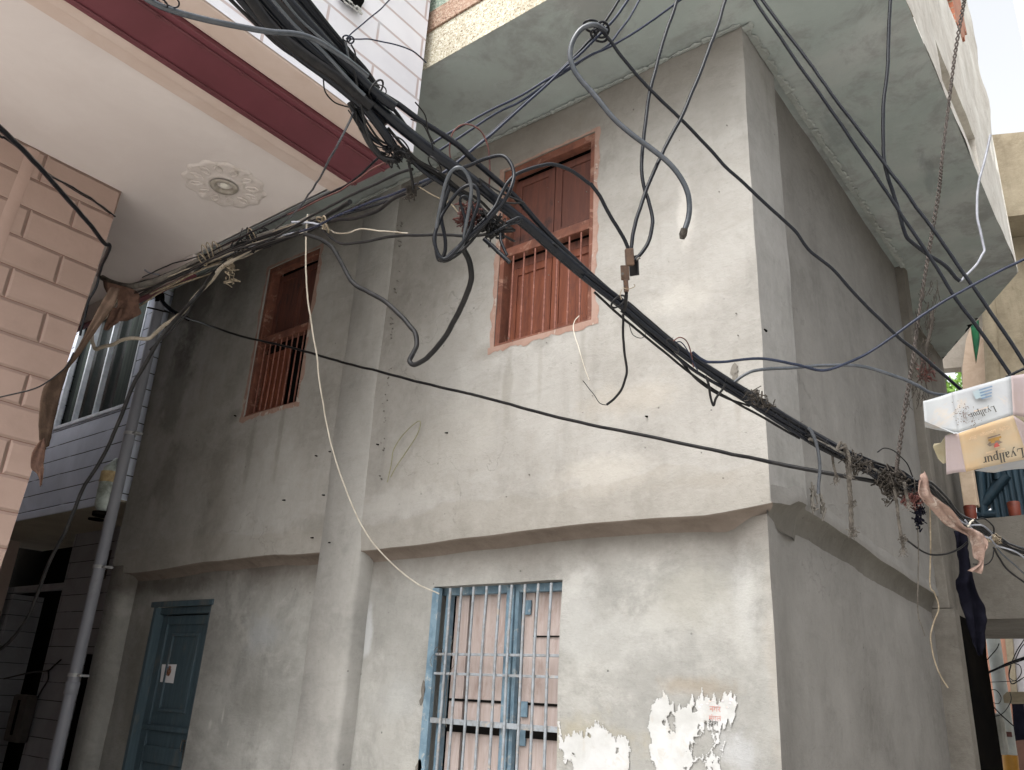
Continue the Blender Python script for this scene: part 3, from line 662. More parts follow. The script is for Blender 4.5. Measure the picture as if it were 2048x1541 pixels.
# ================================================================== LEFT HOUSE (pink pier, cream ceiling, maroon beam, white upper wall)
ZC = 4.98; YE = 3.05; XW = -3.44
lh = empty('pink_house', (-5.6, 0, 0), 'pink block-walled house with cream overhang, maroon beam and white upper storey', 'house')
mb = MB()
grid_wall(mb, (XW, .3, ZC-.035), (0, 1, 0), (0, 0, 1), YE-.3, 1.75, step=.4, amp=.003); mb.box((-9, YE-.02, ZC), (XW-.004, YE, ZC+1.7))
mb.box((-9, .3, ZC+1.6), (XW-.02, YE-.02, ZC+1.7))
mb.build('upper_wall', M['whiteb'], lh)
mb = MB(); mb.box((-12.4, .3, ZC), (-4.27, YE-.004, ZC+.1)); mb.build('ceiling', M['cream'], lh)
mb = MB(); mb.box((XW-.20, .3, ZC-.045), (XW-.006, YE-.004, ZC+.1), .006); mb.build('edge_trim', M['trim'], lh)
mb = MB(); mb.box((-4.268, .3, ZC-.022), (-4.135, YE-.004, ZC+.1)); mb.box((-4.133, .3, ZC-.05), (-4.035, YE-.004, ZC+.1), .005); mb.build('inner_trim', M['trim'], lh)
mb = MB(); mb.box((-4.030, .3, ZC-.07), (XW-.205, YE-.004, ZC+.1), .004); bmz = mb.build('maroon_beam', M['maroon'], lh)
mb = MB()
for x in (-3.985, -3.70):
    mb.box((x-.012, .3, ZC-.082), (x+.012, YE-.006, ZC-.0715), .003)
mb.build('beam_rib', M['maroon_dk'], bmz)
mb = MB()
for k in range(11):
    y = .35+k*.26; mb.tube([(-3.70, y, ZC-.081), (-3.70, y, ZC-.09)], .012, 8)
mb.build('bolt', M['maroon_dk'], bmz)
# drop beam on the far side with a maroon lower edge
mb = MB(); mb.box((-12.4, YE-.035, 4.785), (-6.0, YE+.0, ZC-.002)); mb.build('far_drop_beam', M['cream'], lh)
mb = MB(); mb.box((-12.4, YE-.045, 4.764), (-5.95, YE+.01, 4.783), .004); mb.build('far_beam_edge', M['maroon'], lh)
mb = MB(); mb.box((-14, .3, 0), (-12.4, 4.7, 6)); mb.box((-12.4, .3, ZC+.101), (-9.0, YE-.03, 6)); mb.build('added_shade_wing', M['trim'], lh)  # wing added on the left to keep light off the tiled house
# pier
mb = MB(); XP = -5.62
n = 30; vs = []; Z0_, Z1_ = 0, ZC
def ye(z): return 2.19-(ZC-z)*.047
m_ = 36
for k in range(n+1):
    z = Z0_+(Z1_-Z0_)*k/n
    for j in range(m_+1):
        y = .6+(ye(z)-.6)*j/m_; vs.append(wob((XP, y, z), .006) if j < m_ else wob((XP, ye(z), z), .008))
    vs.append(Vector((XP-6.7, ye(z)-.02, z)))
w_ = m_+2; mb.add(vs, [(k*w_+j, k*w_+j+1, (k+1)*w_+j+1, (k+1)*w_+j) for k in range(n) for j in range(w_-1)])
mb.build('block_pier', M['pinkb'], lh)
mb = MB()   # shallow raised vertical render strip on the pier
vs = []
for k in range(n+1):
    z = 1.2+(ZC-.02-1.2)*k/n
    for dy, dx in ((-.04, .0), (-.022, .004), (.022, .004), (.04, 0)): vs.append(wob((XP+dx+.002, 1.56+dy-(ZC-z)*.045, z), .006))
mb.add(vs, [(k*4+j, k*4+j+1, (k+1)*4+j+1, (k+1)*4+j) for k in range(n) for j in range(3)], True)
mb.build('render_strip', paint('pink_render_strip', col(164, 141, 131), col(156, 134, 124), 4, .8, .3), lh)
# ceiling rosette with recessed lamp
cx_, cy_ = on(449, 370, 'Z', ZC)[:2]
M['plasterwhite'] = paint('rosette_gesso', col(194, 186, 182), col(186, 177, 172), 9, .7, .3, wear=col(150, 142, 132), wearamt=.5, wearscale=11)
mb = MB(); rings = [(.285, 0), (.275, .008), (.255, .010), (.24, .006), (.20, .008), (.15, .006), (.125, .012), (.105, .014), (.095, .006)]
K = 72; vs = []
for (r, h) in rings:
    for j in range(K):
        an = 2*math.pi*j/K; rr = r*(1+(.05*math.cos(an*12) if .2 < r < .29 else 0)); vs.append((cx_+rr*math.cos(an), cy_+rr*math.sin(an), ZC-.002-h-(.006*max(0, math.cos(an*12)) if .18 < r < .25 else 0)))
mb.add(vs, [(i*K+j, i*K+(j+1) % K, (i+1)*K+(j+1) % K, (i+1)*K+j) for i in range(len(rings)-1) for j in range(K)], True)
for j in range(12):   # raised leaf scrolls
    an = 2*math.pi*(j+.5)/12
    for s2 in (-1, 1):
        mb.tube(spline([(cx_+(.15+.09*t)*math.cos(an+s2*.13*math.sin(t*3.1)), cy_+(.15+.09*t)*math.sin(an+s2*.13*math.sin(t*3.1)), ZC-.012) for t in (0, .33, .66, 1)], 3), .006, 6)
ro = mb.build('ceiling_rosette', M['plasterwhite'], lh)
mb = MB(); vs = []; rings = [(.098, .010), (.095, .018), (.07, .020), (.062, .014), (.055, -.002), (.05, -.05), (.0, -.05)]
for (r, h) in rings:
    for j in range(32): an = 2*math.pi*j/32; vs.append((cx_+r*math.cos(an), cy_+r*math.sin(an), ZC-.012-h*.8))
mb.add(vs, [(i*32+j, i*32+(j+1) % 32, (i+1)*32+(j+1) % 32, (i+1)*32+j) for i in range(len(rings)-1) for j in range(32)], True)
mb.build('lamp_rim', paint('lamp_rim_paint', col(158, 152, 144), col(128, 120, 110), 12, .5), ro)
mb = MB(); vs = []
for i in range(6):
    r = .036*math.cos(i/5*math.pi/2*.98); h = .012*math.sin(i/5*math.pi/2)
    for j in range(24): an = 2*math.pi*j/24; vs.append((cx_+.006+r*math.cos(an), cy_+r*math.sin(an), ZC-.012-h))
mb.add(vs, [(i*24+j, i*24+(j+1) % 24, (i+1)*24+(j+1) % 24, (i+1)*24+j) for i in range(5) for j in range(24)], True)
mb.build('lamp_lens', paint('frosted_lens', col(204, 200, 192), col(196, 190, 180), 5, .4), ro)
# broken dark vent in the upper white wall (top of the photo)
mb = MB(); p = [on(x, y, 'X', XW+.012) for x, y in ((672, -6), (690, 8), (716, 22), (726, 6), (727, -12))]; mb.prism(p, (.012, 0, 0)); mb.build('broken_vent', M['dark'], lh)
mb = MB()
for k in range(14):
    p = on(682+k*2.6, 0+k*1.8+random.uniform(-2, 3), 'X', XW+.03); mb.box(p, p+Vector((.01, .03, .012+random.random()*.02)))
mb.build('vent_rubble', M['paper'], lh)

# ================================================================== BLUE-WHITE TILED HOUSE at the far left
bh = empty('tiled_house', (-9.4, 4.5, 0), 'blue-white tiled house with a jutting upper storey, left of the grey downpipe', 'house')
YBH = 3.95; XBR = -8.33
WB = (-10.34, 4.395, -8.62, 5.85)
mb = MB(); grid_wall(mb, (-13, YBH, 3.32), (1, 0, 0), (0, 0, 1), XBR+13, 3.6, step=.4, holes=[(WB[0]+13, WB[1]-3.32, WB[2]+13, WB[3]-3.32)], amp=.002, jamb=.12, nrm=(0, 1, 0))
mb.box((XBR-.001, YBH+.003, 3.32), (XBR+.012, 4.7, 6.9))
mb.build('upper_wall', M['blueb'], bh)
mb = MB(); mb.box((-13, YBH+.002, 3.30), (XBR, 6.5, 3.319)); mb.build('underside', M['beige'], bh)
mb = MB(); mb.box((-13, YBH-.02, 3.285), (XBR, YBH+.001, 3.37), .008); mb.build('lower_band', M['blueb'], bh)
mb = MB()
for (x, z) in ((-9.56, 3.3), (-8.62, 3.3)):
    mb.tube([(x, 4.35, 3.30), (x, 4.35, 3.285)], .085, 20)
mb.build('ceiling_hatch', M['dark'], bh)
YLW = 4.75
mb = MB(); grid_wall(mb, (-10.9, YLW, 0), (1, 0, 0), (0, 0, 1), 2.57, 3.3, step=.5, holes=[(.70, 0, 1.45, 1.86)], amp=.002, jamb=.15, nrm=(0, 1, 0)); mb.build('lower_wall', M['greyb'], bh)
mb = MB(); mb.box((-10.25, YLW+.16, 0), (-9.4, YLW+.2, 1.9)); mb.box((-15, YLW+.5, 0), (-10.6, YLW+.6, 3.6)); mb.build('dark_doorway', M['dark'], bh)
mb = MB(); mb.box((-15, YLW+.02, 2.62), (-10.92, YLW+.10, 2.70)); mb.box((-15, YLW-.0, .0), (-12.3, YLW+.4, 2.6)); mb.build('entrance_lintel', M['greyb'], bh)
mb = MB()
for i in range(4): mb.box((-10.12, YLW-.02, 2.72+i*.07), (-9.88, YLW+.01, 2.775+i*.07), .004)
mb.box((-10.15, YLW-.006, 2.69), (-9.85, YLW+.012, 3.03)); mb.build('wall_vent', paint('dusty_vent', col(86, 82, 80), col(70, 66, 64), 8, .8), bh)
# window with bright upright bars and dark panes
f = MB(); x0, z0, x1, z1 = WB
for x in (x0+.02, x0+.48, x0+.98, x1-.01): f.box((x-.018, YBH-.01, z0), (x+.014, YBH+.05, z1), .004)
f.box((x0, YBH-.012, z0-.03), (x1, YBH+.06, z0+.012), .004)
fw = f.build('window', M['alu'], bh)
f = MB(); f.box((x0, YBH+.07, z0), (x1, YBH+.08, z1)); f.build('pane', M['glass'], fw)
M['curtain'] = paint('grey_green_curtain', col(60, 68, 64), col(40, 46, 44), 3, .9, .3, stretch=(6, 6, .4))
for (a, b_) in ((x0+.20, x0+.34), (x0+1.28, x1-.12)):
    f = MB(); vs = []; nn_ = 16
    for i in range(nn_+1):
        x = a+(b_-a)*i/nn_; y = YBH+.055+.006*math.sin(i*1.9); vs += [(x, y, z0+.02), (x, y, z1-.02)]
    f.add(vs, [(2*i, 2*i+2, 2*i+3, 2*i+1) for i in range(nn_)], True)
    f.build('curtain', M['curtain'], fw)
f = MB(); f.box((x0-.03, YBH-.02, z1-.04), (x1+.05, YBH+.03, z1)); f.build('window_head', M['maroon'], fw)
# electricity meter and cable box on the lower wall
mb = MB(); p = on(58, 1430, 'Y', YLW); mb.box((p.x-.22, YLW-.14, p.z-.30), (p.x+.18, YLW-.01, p.z+.22), .03)
t = mb.build('meter_box', paint('dusty_meter_box', col(84, 79, 75), col(68, 65, 62), 5, .8), None, 'dusty grey meter box on the dim tiled wall beside the black doorway', 'meter box')
mb = MB(); mb.box((p.x-.02, YLW-.156, p.z-.22), (p.x+.03, YLW-.143, p.z+.16), .004); mb.build('cover_strip', M['dark'], t)
mb = MB(); mb.tube(spline([on(x, y, 'Y', YLW-.03) for x, y in ((8, 1358), (60, 1346), (95, 1342), (108, 1332), (122, 1320))], 5), .010, 6)
mb.tube(spline([on(x, y, 'Y', YLW-.03) for x, y in ((97, 1342), (96, 1360), (84, 1380), (76, 1395))], 5), .010, 6)
mb.build('wall_cable', M['black'], None, 'black forked cable feeding the dusty meter box on the tiled wall', 'cable')
# glass bulkhead lamp behind the downpipe
p = on(236, 975, 'Y', YBH)
mb = MB(); mb.tube([(p.x, YBH-.06, p.z-.30), (p.x, YBH-.09, p.z-.20), (p.x, YBH-.1, p.z), (p.x, YBH-.1, p.z+.16), (p.x, YBH-.06, p.z+.28)], [.07, .10, .095, .085, .03], 14)
t = mb.build('wall_lamp', paint('grimy_lamp_glass', col(176, 186, 182), col(120, 128, 120), 8, .3, .2), None, 'grimy glass wall lamp on blue-white tiles, tucked behind the grey downpipe', 'lamp')
mb = MB(); mb.tube([(p.x, YBH-.1, p.z+.02), (p.x, YBH-.1, p.z+.13)], .098, 14); mb.build('lamp_collar', paint('aged_cream_collar', col(196, 176, 136), col(150, 130, 96), 8, .6), t)
mb = MB(); mb.tube([(p.x, YBH-.08, p.z-.32), (p.x, YBH-.08, p.z-.28)], .11, 14); mb.build('lamp_cap', M['dark'], t)

# ================================================================== DOWNPIPE
dp = empty('downpipe', (-8.26, 3.9, 0), 'grey plastic downpipe running down the left edge of the plastered house', 'downpipe')
ax_ = -8.265; ay_ = 3.90
mb = MB(); mb.tube([(ax_, ay_, z) for z in (0, 1, 1.7, 1.72, 2.5, 3.6, 3.62, 4.6, 5.5)], .056, 20); mb.build('pipe', M['pvc'], dp)
for z in (1.62, 2.62, 3.99):
    mb = MB(); mb.tube([(ax_, ay_, z-.016), (ax_, ay_, z+.016)], .062, 20); mb.box((ax_+.05, ay_-.01, z-.012), (ax_+.13, ay_+.075, z+.008), .003); mb.build('bracket', M['clip'], dp)
for z in (1.5,):
    mb = MB(); mb.tube([(ax_, ay_, z-.05), (ax_, ay_, z-.045), (ax_, ay_, z+.055), (ax_, ay_, z+.06)], [.057, .063, .063, .057], 20); mb.build('socket', M['pvc'], dp)
mb = MB(); mb.tube(spline([(ax_, ay_, 5.48), (ax_-.01, ay_-.02, 5.60), (ax_-.10, ay_-.05, 5.68), (ax_-.22, ay_-.05, 5.70)], 4), .05, 14); mb.build('elbow', M['dark'], dp)
t = MB().tube([(-8.42, YBH-.025, 3.4), (-8.42, YBH-.025, 5.6)], .012, 8).build('conduit', M['greycab'], None, 'thin grey conduit clipped to the blue-white tiles left of the downpipe', 'conduit')

# ================================================================== PAPER SCRAPS ON THE LOWER WALL
HOLES = [(1343, 1438, .05), (1347, 1454, .04), (1412, 1486, .12), (1396, 1500, .08), (1330, 1444, .02), (1436, 1502, .06), (1390, 1420, .03), (1400, 1540, .10), (1180, 1470, .02), (1236, 1500, .02), (1455, 1470, .05)]
def pw(x, y, d=.0105): return wob(on(x, y, 'Y', YL), .009)-Vector((0, d, 0))
def inside(x, y, P):
    c = False; j = len(P)-1
    for i in range(len(P)):
        if (P[i][1] > y) != (P[j][1] > y) and x < (P[j][0]-P[i][0])*(y-P[i][1])/(P[j][1]-P[i][1])+P[i][0]: c = not c
        j = i
    return c
def scrap(pts, label, seed, dy=.012):
    x0 = min(p[0] for p in pts)-6; x1 = max(p[0] for p in pts)+6; y0 = min(p[1] for p in pts)-14; y1 = max(p[1] for p in pts)
    st = 1.5; nx = int((x1-x0)/st); ny = int((y1-y0)/st); idx = {}; vs = []; fs = []
    def V(i, j):
        if (i, j) not in idx:
            p = wob(on(x0+i*st, y0+j*st, 'Y', YL), .009); p.y -= .006; q = p*12
            p.y += .004*noise.noise(q)-.002+.0012*noise.noise(p*30); idx[(i, j)] = len(vs); vs.append(p)
        return idx[(i, j)]
    for i in range(nx):
        for j in range(ny):
            x = x0+i*st; y = y0+j*st
            wx = x+4*noise.noise(Vector((x*.09, y*.09, seed)))+2.5*noise.noise(Vector((x*.3, y*.3, seed)))
            wy = y+16*noise.noise(Vector((x*.16, y*.012, seed+3)))+9*noise.noise(Vector((x*.45, y*.02, seed+7)))
            if not inside(wx, wy, pts): continue
            if any(math.hypot(x-hx, (y-hy)*.75) < hr*280*(.35+1.0*abs(noise.noise(Vector((x*.13, y*.07, seed+11))))+.4*abs(noise.noise(Vector((x*.4, y*.3, 2))))) for hx, hy, hr in HOLES): continue
            fs.append((V(i, j), V(i, j+1), V(i+1, j+1), V(i+1, j)))
    mb = MB(); mb.add(vs, fs, True)
    o = mb.build('torn_poster', M['paper'], None, label, 'poster', 'torn posters left on the lower wall')
    md = o.modifiers.new('thickness', 'SOLIDIFY'); md.thickness = .001; md.offset = -1
    return o
scrap([(1116, 1450), (1121, 1447), (1126, 1484), (1140, 1462), (1152, 1468), (1166, 1462), (1172, 1472), (1176, 1458), (1190, 1446), (1205, 1446), (1212, 1458), (1224, 1470), (1232, 1484), (1242, 1476), (1250, 1472), (1258, 1482), (1260, 1512), (1258, 1580), (1140, 1580), (1150, 1541), (1142, 1520), (1152, 1508), (1132, 1522), (1126, 1500), (1118, 1492)],
      'white torn poster remnant just right of the blue barred window', 3)
po2 = scrap([(1300, 1430), (1310, 1400), (1322, 1400), (1329, 1383), (1336, 1390), (1340, 1404), (1352, 1418), (1362, 1420), (1376, 1412), (1384, 1396), (1392, 1408), (1403, 1386), (1412, 1400), (1424, 1396), (1436, 1402), (1452, 1388), (1464, 1390), (1474, 1386), (1472, 1440), (1462, 1446), (1446, 1450), (1440, 1470), (1444, 1490), (1452, 1476), (1448, 1505), (1440, 1520), (1446, 1580), (1340, 1580), (1320, 1545), (1304, 1520), (1298, 1490), (1304, 1470), (1296, 1456)],
      'larger white torn poster nearest the house corner with faint red print', 5)
# print on the poster: two faint red lines and one black line of Devanagari
def text(body, loc, size, mat, parent, rot=(math.pi/2, 0, 0), name='printed_line', off=0, ext=.0004, shear=0, sx=1):
    cu = bpy.data.curves.new(name, 'FONT'); cu.body = body; cu.size = size; cu.extrude = ext; cu.offset = off; cu.shear = shear; cu.align_x = 'CENTER'
    cu.materials.append(mat); o = bpy.data.objects.new(name, cu); C.objects.link(o)
    mw = Matrix.Translation(loc) @ (rot if isinstance(rot, Matrix) else Matrix.Rotation(rot[0], 4, 'X')); mw = mw @ Matrix.Diagonal((sx, 1, 1, 1))
    bpy.context.view_layer.update(); me = bpy.data.meshes.new_from_object(o.evaluated_get(bpy.context.evaluated_depsgraph_get())); bpy.data.objects.remove(o)
    me.transform(mw); me.name = name; o = bpy.data.objects.new(name, me); C.objects.link(o)
    if not me.materials: me.materials.append(mat)
    if parent:
        o.parent = parent; o.matrix_parent_inverse = Matrix.Translation(-world_loc(parent))
    return o
M['redink'] = paint('faded_red_ink', col(170, 112, 104), col(168, 132, 124), 30, .8); M['ink'] = paint('black_ink', col(50, 48, 46), col(70, 66, 62), 30, .8)
text('नगर', pw(1432, 1424), .040, M['redink'], po2); text('मंगल', pw(1432, 1442), .036, M['redink'], po2)
text('व टेराग', pw(1424, 1451), .030, M['ink'], po2)
mb = MB()
for k in range(11):
    x = 1388+k*8+random.uniform(-3, 3); y = 1408+random.uniform(-6, 8); p = pw(x, y, .0100); mb.box(p, p+Vector((.012, .001, .006)))
p = pw(1461, 1402, .0100); mb.box(p, p+Vector((.018, .001, .016)))
mb.build('ink_fleck', paint('pale_ink', col(196, 170, 160), col(170, 180, 196), 20, .8), po2)

# ================================================================== BACK OF THE LANE (beyond the right wall)
YBK = 9.6
bb = empty('beige_house', (-1, 11.6, 0), 'beige rendered house closing the back of the lane at the right', 'house')
def poly(mb, pts, ax, v, off): return mb.prism([on(x, y, ax, v) for x, y in pts], off)
mb = MB(); poly(mb, [(1984, 270), (2140, 255), (2140, 418), (2030, 432), (1990, 436)], 'Y', 11.0, (0, .6, 0)); mb.build('upper_wall', M['old'], bb)
mb = MB(); poly(mb, [(1900, 400), (2180, 380), (2180, 900), (2010, 900), (1992, 700), (1976, 580), (1940, 560)], 'Y', 11.62, (0, .3, 0)); mb.build('main_wall', M['old'], bb)
M['tan'] = plaster('tan_render', col(115, 108, 99), col(145, 137, 128), col(163, 157, 147), None, yoff=40)
mb = MB(); poly(mb, [(1800, 560), (2010, 520), (2010, 800), (1950, 800), (1926, 790), (1922, 735), (1880, 738), (1868, 740), (1800, 760)], 'Y', 12.1, (0, .2, 0)); mb.build('recessed_wall', M['tan'], bb)
mb = MB(); poly(mb, [(1925, 735), (1932, 680), (1941, 655), (1947, 700), (1952, 730), (1960, 680), (1972, 620), (1985, 690), (1984, 800), (1925, 800)], 'Y', 11.95, (0, .05, 0)); mb.build('hanging_curtain', paint('beige_curtain', col(186, 166, 148), col(168, 148, 130), 4, .9, .3), bb)
mb = MB(); poly(mb, [(1941, 652), (1957, 640), (1958, 690), (1951, 732), (1945, 705)], 'Y', 11.99, (0, .03, 0)); mb.build('green_pennant', paint('green_cloth', col(44, 110, 74), col(36, 84, 66), 8, .9, .3), bb)
t = MB().tube([on(1977, 600, 'Y', 11.5), on(1990, 830, 'Y', 11.5)], .085, 14).build('back_pipe', M['old'], None, 'dusty vertical pipe on the beige house above the white carton', 'pipe')
# dark back wall of the main house seen under the soffit
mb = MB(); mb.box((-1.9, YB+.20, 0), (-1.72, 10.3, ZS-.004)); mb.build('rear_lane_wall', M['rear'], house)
# passage bridge spanning the lane
br = empty('passage_bridge', (-1.2, 9.6, 2.6), 'grey concrete bridge over the lane behind the black cloth', 'bridge')
ZB0, ZB1 = 2.62, 3.62
mb = MB(); grid_wall(mb, (-2.2, YBK, ZB0), (1, 0, 0), (0, 0, 1), 5.5, ZB1-ZB0, amp=.01); mb.box((-2.2, YBK+.02, ZB0+.01), (3.3, 12.0, ZB1)); mb.build('deck', M['rear'], br)
M['gate'] = paint('dark_teal_corrugated_gate', col(40, 60, 72), col(30, 46, 56), 4, .6, .2, stretch=(8, 8, .4))
gt = empty('teal_gate', on(2010, 1030, 'Y', 10.0), 'dark teal sheet gate with a diagonal brace on the bridge', 'gate')
mb = MB()
pa = on(1985, 1036, 'Y', 10.0); pb = on(2180, 1030, 'Y', 10.0); z_top = on(1990, 880, 'Y', 10.0).z
vs = []; n = 60
for i in range(n+1):
    x = pa.x+(pb.x-pa.x)*i/n; y = 10.0+.02*math.sin(i*1.6); vs += [(x, y, ZB1), (x, y, z_top)]
mb.add(vs, [(2*i, 2*i+2, 2*i+3, 2*i+1) for i in range(n)], True); mb.build('corrugated_sheet', M['gate'], gt)
mb = MB()
def bar2(a, b, w_=.04, y=9.97):
    A = on(*a, 'Y', y); B = on(*b, 'Y', y); mb.tube([A, B], w_, 4)
bar2((1956, 900), (1966, 1034), .055); bar2((1990, 900), (1996, 960), .05); bar2((1962, 1012), (2012, 950), .06); bar2((1955, 1030), (1992, 1030), .05); bar2((1975, 940), (1978, 1000), .02)
mb.build('gate_frame', M['gate'], gt)
mb = MB(); poly(mb, [(1953, 935), (2010, 930), (2000, 1000), (1960, 1032)], 'Y', 10.12, (0, .03, 0)); mb.build('bright_wall_behind', M['par'], br)
t = MB(); A = on(1936, 925, 'Y', 9.75); B = on(1946, 1010, 'Y', 9.75); t.box((A.x-.10, 9.72, ZB1+.17), (A.x+.035, 9.85, A.z+.2), .01)
t = t.build('post', paint('pale_stone_post', col(206, 186, 164), col(184, 162, 140), 5, .8), None, 'pale stone post standing left of the teal gate', 'post')
def pot(px, nm):
    A = on(px, 1034, 'Y', 9.72); mb = MB(); mb.tube([(A.x, 9.72, ZB1), (A.x, 9.72, ZB1+.02), (A.x, 9.72, ZB1+.16), (A.x, 9.72, ZB1+.17)], [.05, .055, .062, .055], 16)
    return mb.build('clay_pot', paint('red_clay_'+str(px), col(112, 54, 40), col(84, 40, 32), 12, .5), None, nm, 'pot', 'red clay pots on the bridge')
pot(1942, 'red clay pot under the pale stone post'); pot(2031, 'red clay pot in front of the teal gate sheet')
# things under the bridge
ub = empty('pink_shop', (-3, 14, 0), 'pink-fronted building in the lane under the bridge', 'building')
mb = MB(); poly(mb, [(1930, 1180), (1999, 1180), (2030, 1460), (2040, 1700), (1930, 1700)], 'Y', 15, (0, .3, 0)); mb.build('pink_wall', paint('salmon_wall', col(176, 132, 112), col(160, 118, 100), 2, .8), ub)
mb = MB(); poly(mb, [(1999, 1180), (2016, 1180), (2048, 1541), (2060, 1700), (2040, 1700), (2030, 1460)], 'Y', 14.95, (0, .3, 0)); mb.build('tan_strip', M['old'], ub)
mb = MB(); poly(mb, [(2012, 1180), (2200, 1150), (2200, 1720), (2052, 1720), (2040, 1470)], 'Y', 15.02, (0, .3, 0)); mb.build('white_wall', paint('white_wash', col(176, 172, 174), col(156, 154, 158), 2, .8), ub)
mb = MB(); poly(mb, [(1916, 1160), (1958, 1160), (1970, 1470), (1966, 1720), (1916, 1720)], 'Y', 12.3, (0, .3, 0)); mb.build('dark_doorway', M['dark'], ub)
mb = MB(); poly(mb, [(2022, 1385), (2044, 1385), (2070, 1720), (2046, 1720)], 'Y', 14.8, (0, .1, 0)); mb.build('dark_post', M['darkcloth'], ub)
mb = MB(); poly(mb, [(1960, 1490), (2048, 1480), (2060, 1720), (1960, 1720)], 'Y', 14.7, (0, .2, 0)); mb.build('brown_base', paint('brown_base_wall', col(92, 66, 56), col(74, 52, 44), 3, .8), ub)
t = empty('white_pipe', on(2000, 1541, 'Y', 13), 'white pipe with a yellow foot standing in the lane under the bridge', 'pipe')
A = on(1985, 1270, 'Y', 13); B = on(2020, 1510, 'Y', 13); D = on(2032, 1640, 'Y', 13)
MB().tube([A, B], .085, 16).build('upper_pipe', paint('white_pipe_plastic', col(164, 168, 166), col(146, 150, 148), 3, .4), t)
MB().tube([B, D], .090, 16).build('yellow_foot', paint('yellow_pipe_paint', col(160, 116, 44), col(140, 98, 36), 3, .5), t)
p = on(2015, 1469, 'Y', 12.91); MB().box(p-Vector((.05, .01, .03)), p+Vector((.05, .012, .03))).build('red_label', M['redw'], t)
p = on(1978, 1467, 'Y', 12.6)
t = MB().box(p-Vector((.20, .10, .24)), p+Vector((.20, 0, .24)), .04).build('electric_meter', paint('white_meter_case', col(156, 156, 152), col(136, 136, 130), 5, .5), None, 'white electricity meter mounted beside the white pipe under the bridge', 'meter')
MB().box(p+Vector((-.08, -.108, .04)), p+Vector((.09, -.102, .16)), .004).build('display', M['glass'], t)
MB().box(p+Vector((-.09, -.106, -.04)), p+Vector((.12, -.102, -.025))).build('slot', M['dark'], t)
t = MB(); poly(t, [(2006, 1392), (2014, 1384), (2080, 1384), (2080, 1404), (2008, 1406)], 'Y', 12.0, (0, .5, 0)); t.build('awning', M['old'], None, 'small flat grey awning sticking into the lane under the bridge', 'awning')
mb = MB(); random.seed(11)
def px3(pts, d): return spline([at(x, y, d*random.uniform(.985, 1.015)) for x, y in pts], 5)
D_ = 9.6
for pts, r in (([(1938, 1370), (1960, 1352), (1985, 1342), (2010, 1330), (2030, 1322), (2060, 1312)], .012), ([(1936, 1366), (1958, 1356), (1990, 1340), (2030, 1325), (2060, 1316)], .010), ([(1950, 1350), (1970, 1325), (1992, 1300), (1998, 1288)], .006),
             ([(1968, 1385), (1980, 1405), (2000, 1428), (2030, 1455)], .007), ([(1968, 1385), (1990, 1380), (2002, 1395), (1996, 1408), (1975, 1400), (1962, 1392)], .005), ([(1972, 1382), (1966, 1360), (1972, 1350), (1978, 1345)], .006),
             ([(2020, 1385), (2022, 1402), (2008, 1425), (1990, 1433), (1966, 1428)], .005), ([(2024, 1324), (2035, 1300), (2055, 1270)], .006), ([(2030, 1322), (2042, 1296), (2056, 1282)], .006), ([(2026, 1326), (2040, 1332), (2042, 1348), (2030, 1362), (2018, 1356)], .005),
             ([(1952, 1366), (2000, 1364), (2040, 1362)], .004), ([(2022, 1330), (2018, 1350), (2024, 1368), (2040, 1360), (2056, 1350)], .007)):
    mb.tube(px3(pts, D_), r, 6)
mb.tube([at(1964, 1385, D_), at(1970, 1388, D_*.998), at(1976, 1384, D_)], .03, 6)
mb.build('wire_tangle', M['black'], None, 'tangle of thin black wires crossing the lane under the bridge', 'wires')
# greenery seen through the small gap
mb = MB(); random.seed(3)
for k in range(160):
    a = at(1885+random.gauss(8, 8), 783+random.gauss(0, 9), 14+random.random()); s2 = .05+random.random()*.05
    u_ = Vector((random.gauss(0, 1), random.gauss(0, 1), random.gauss(0, 1))).normalized(); v_ = u_.orthogonal().normalized()
    mb.add([a-u_*s2, a+v_*s2*.4, a+u_*s2, a-v_*s2*.4], [(0, 1, 2, 3)])
for k in range(60):
    a = at(1918+random.gauss(0, 3), 765+random.gauss(0, 18), 14+random.random()); s2 = .04+random.random()*.04
    u_ = Vector((random.gauss(0, 1), random.gauss(0, 1), random.gauss(0, 1))).normalized(); v_ = u_.orthogonal().normalized()
    mb.add([a-u_*s2, a+v_*s2*.4, a+u_*s2, a-v_*s2*.4], [(0, 1, 2, 3)])
mb.build('climbing_plant', paint('fresh_leaf_green', (.10, .22, .03, 1), (.16, .28, .05, 1), 4, .7), None, 'bright green leaves in the small gap above the white carton', 'plant')
# pale tower sliver, top right
mb = MB(); poly(mb, [(2018, -40), (2200, -60), (2200, 160), (2052, 120)], 'Y', 14, (0, 1, 0)); mb.build('far_tower', M['par'], None, 'pale concrete building sliver at the top right corner against the sky', 'building')
# unseen house added right of the camera to shade the lane wall
mb = MB(); mb.box((2.6, 4.2, 0), (6, 20, 5.0)); mb.build('added_shade_house', M['old'], None, 'plain rendered house added out of view on the right to shade the lane wall', 'house')

exec_cables = True

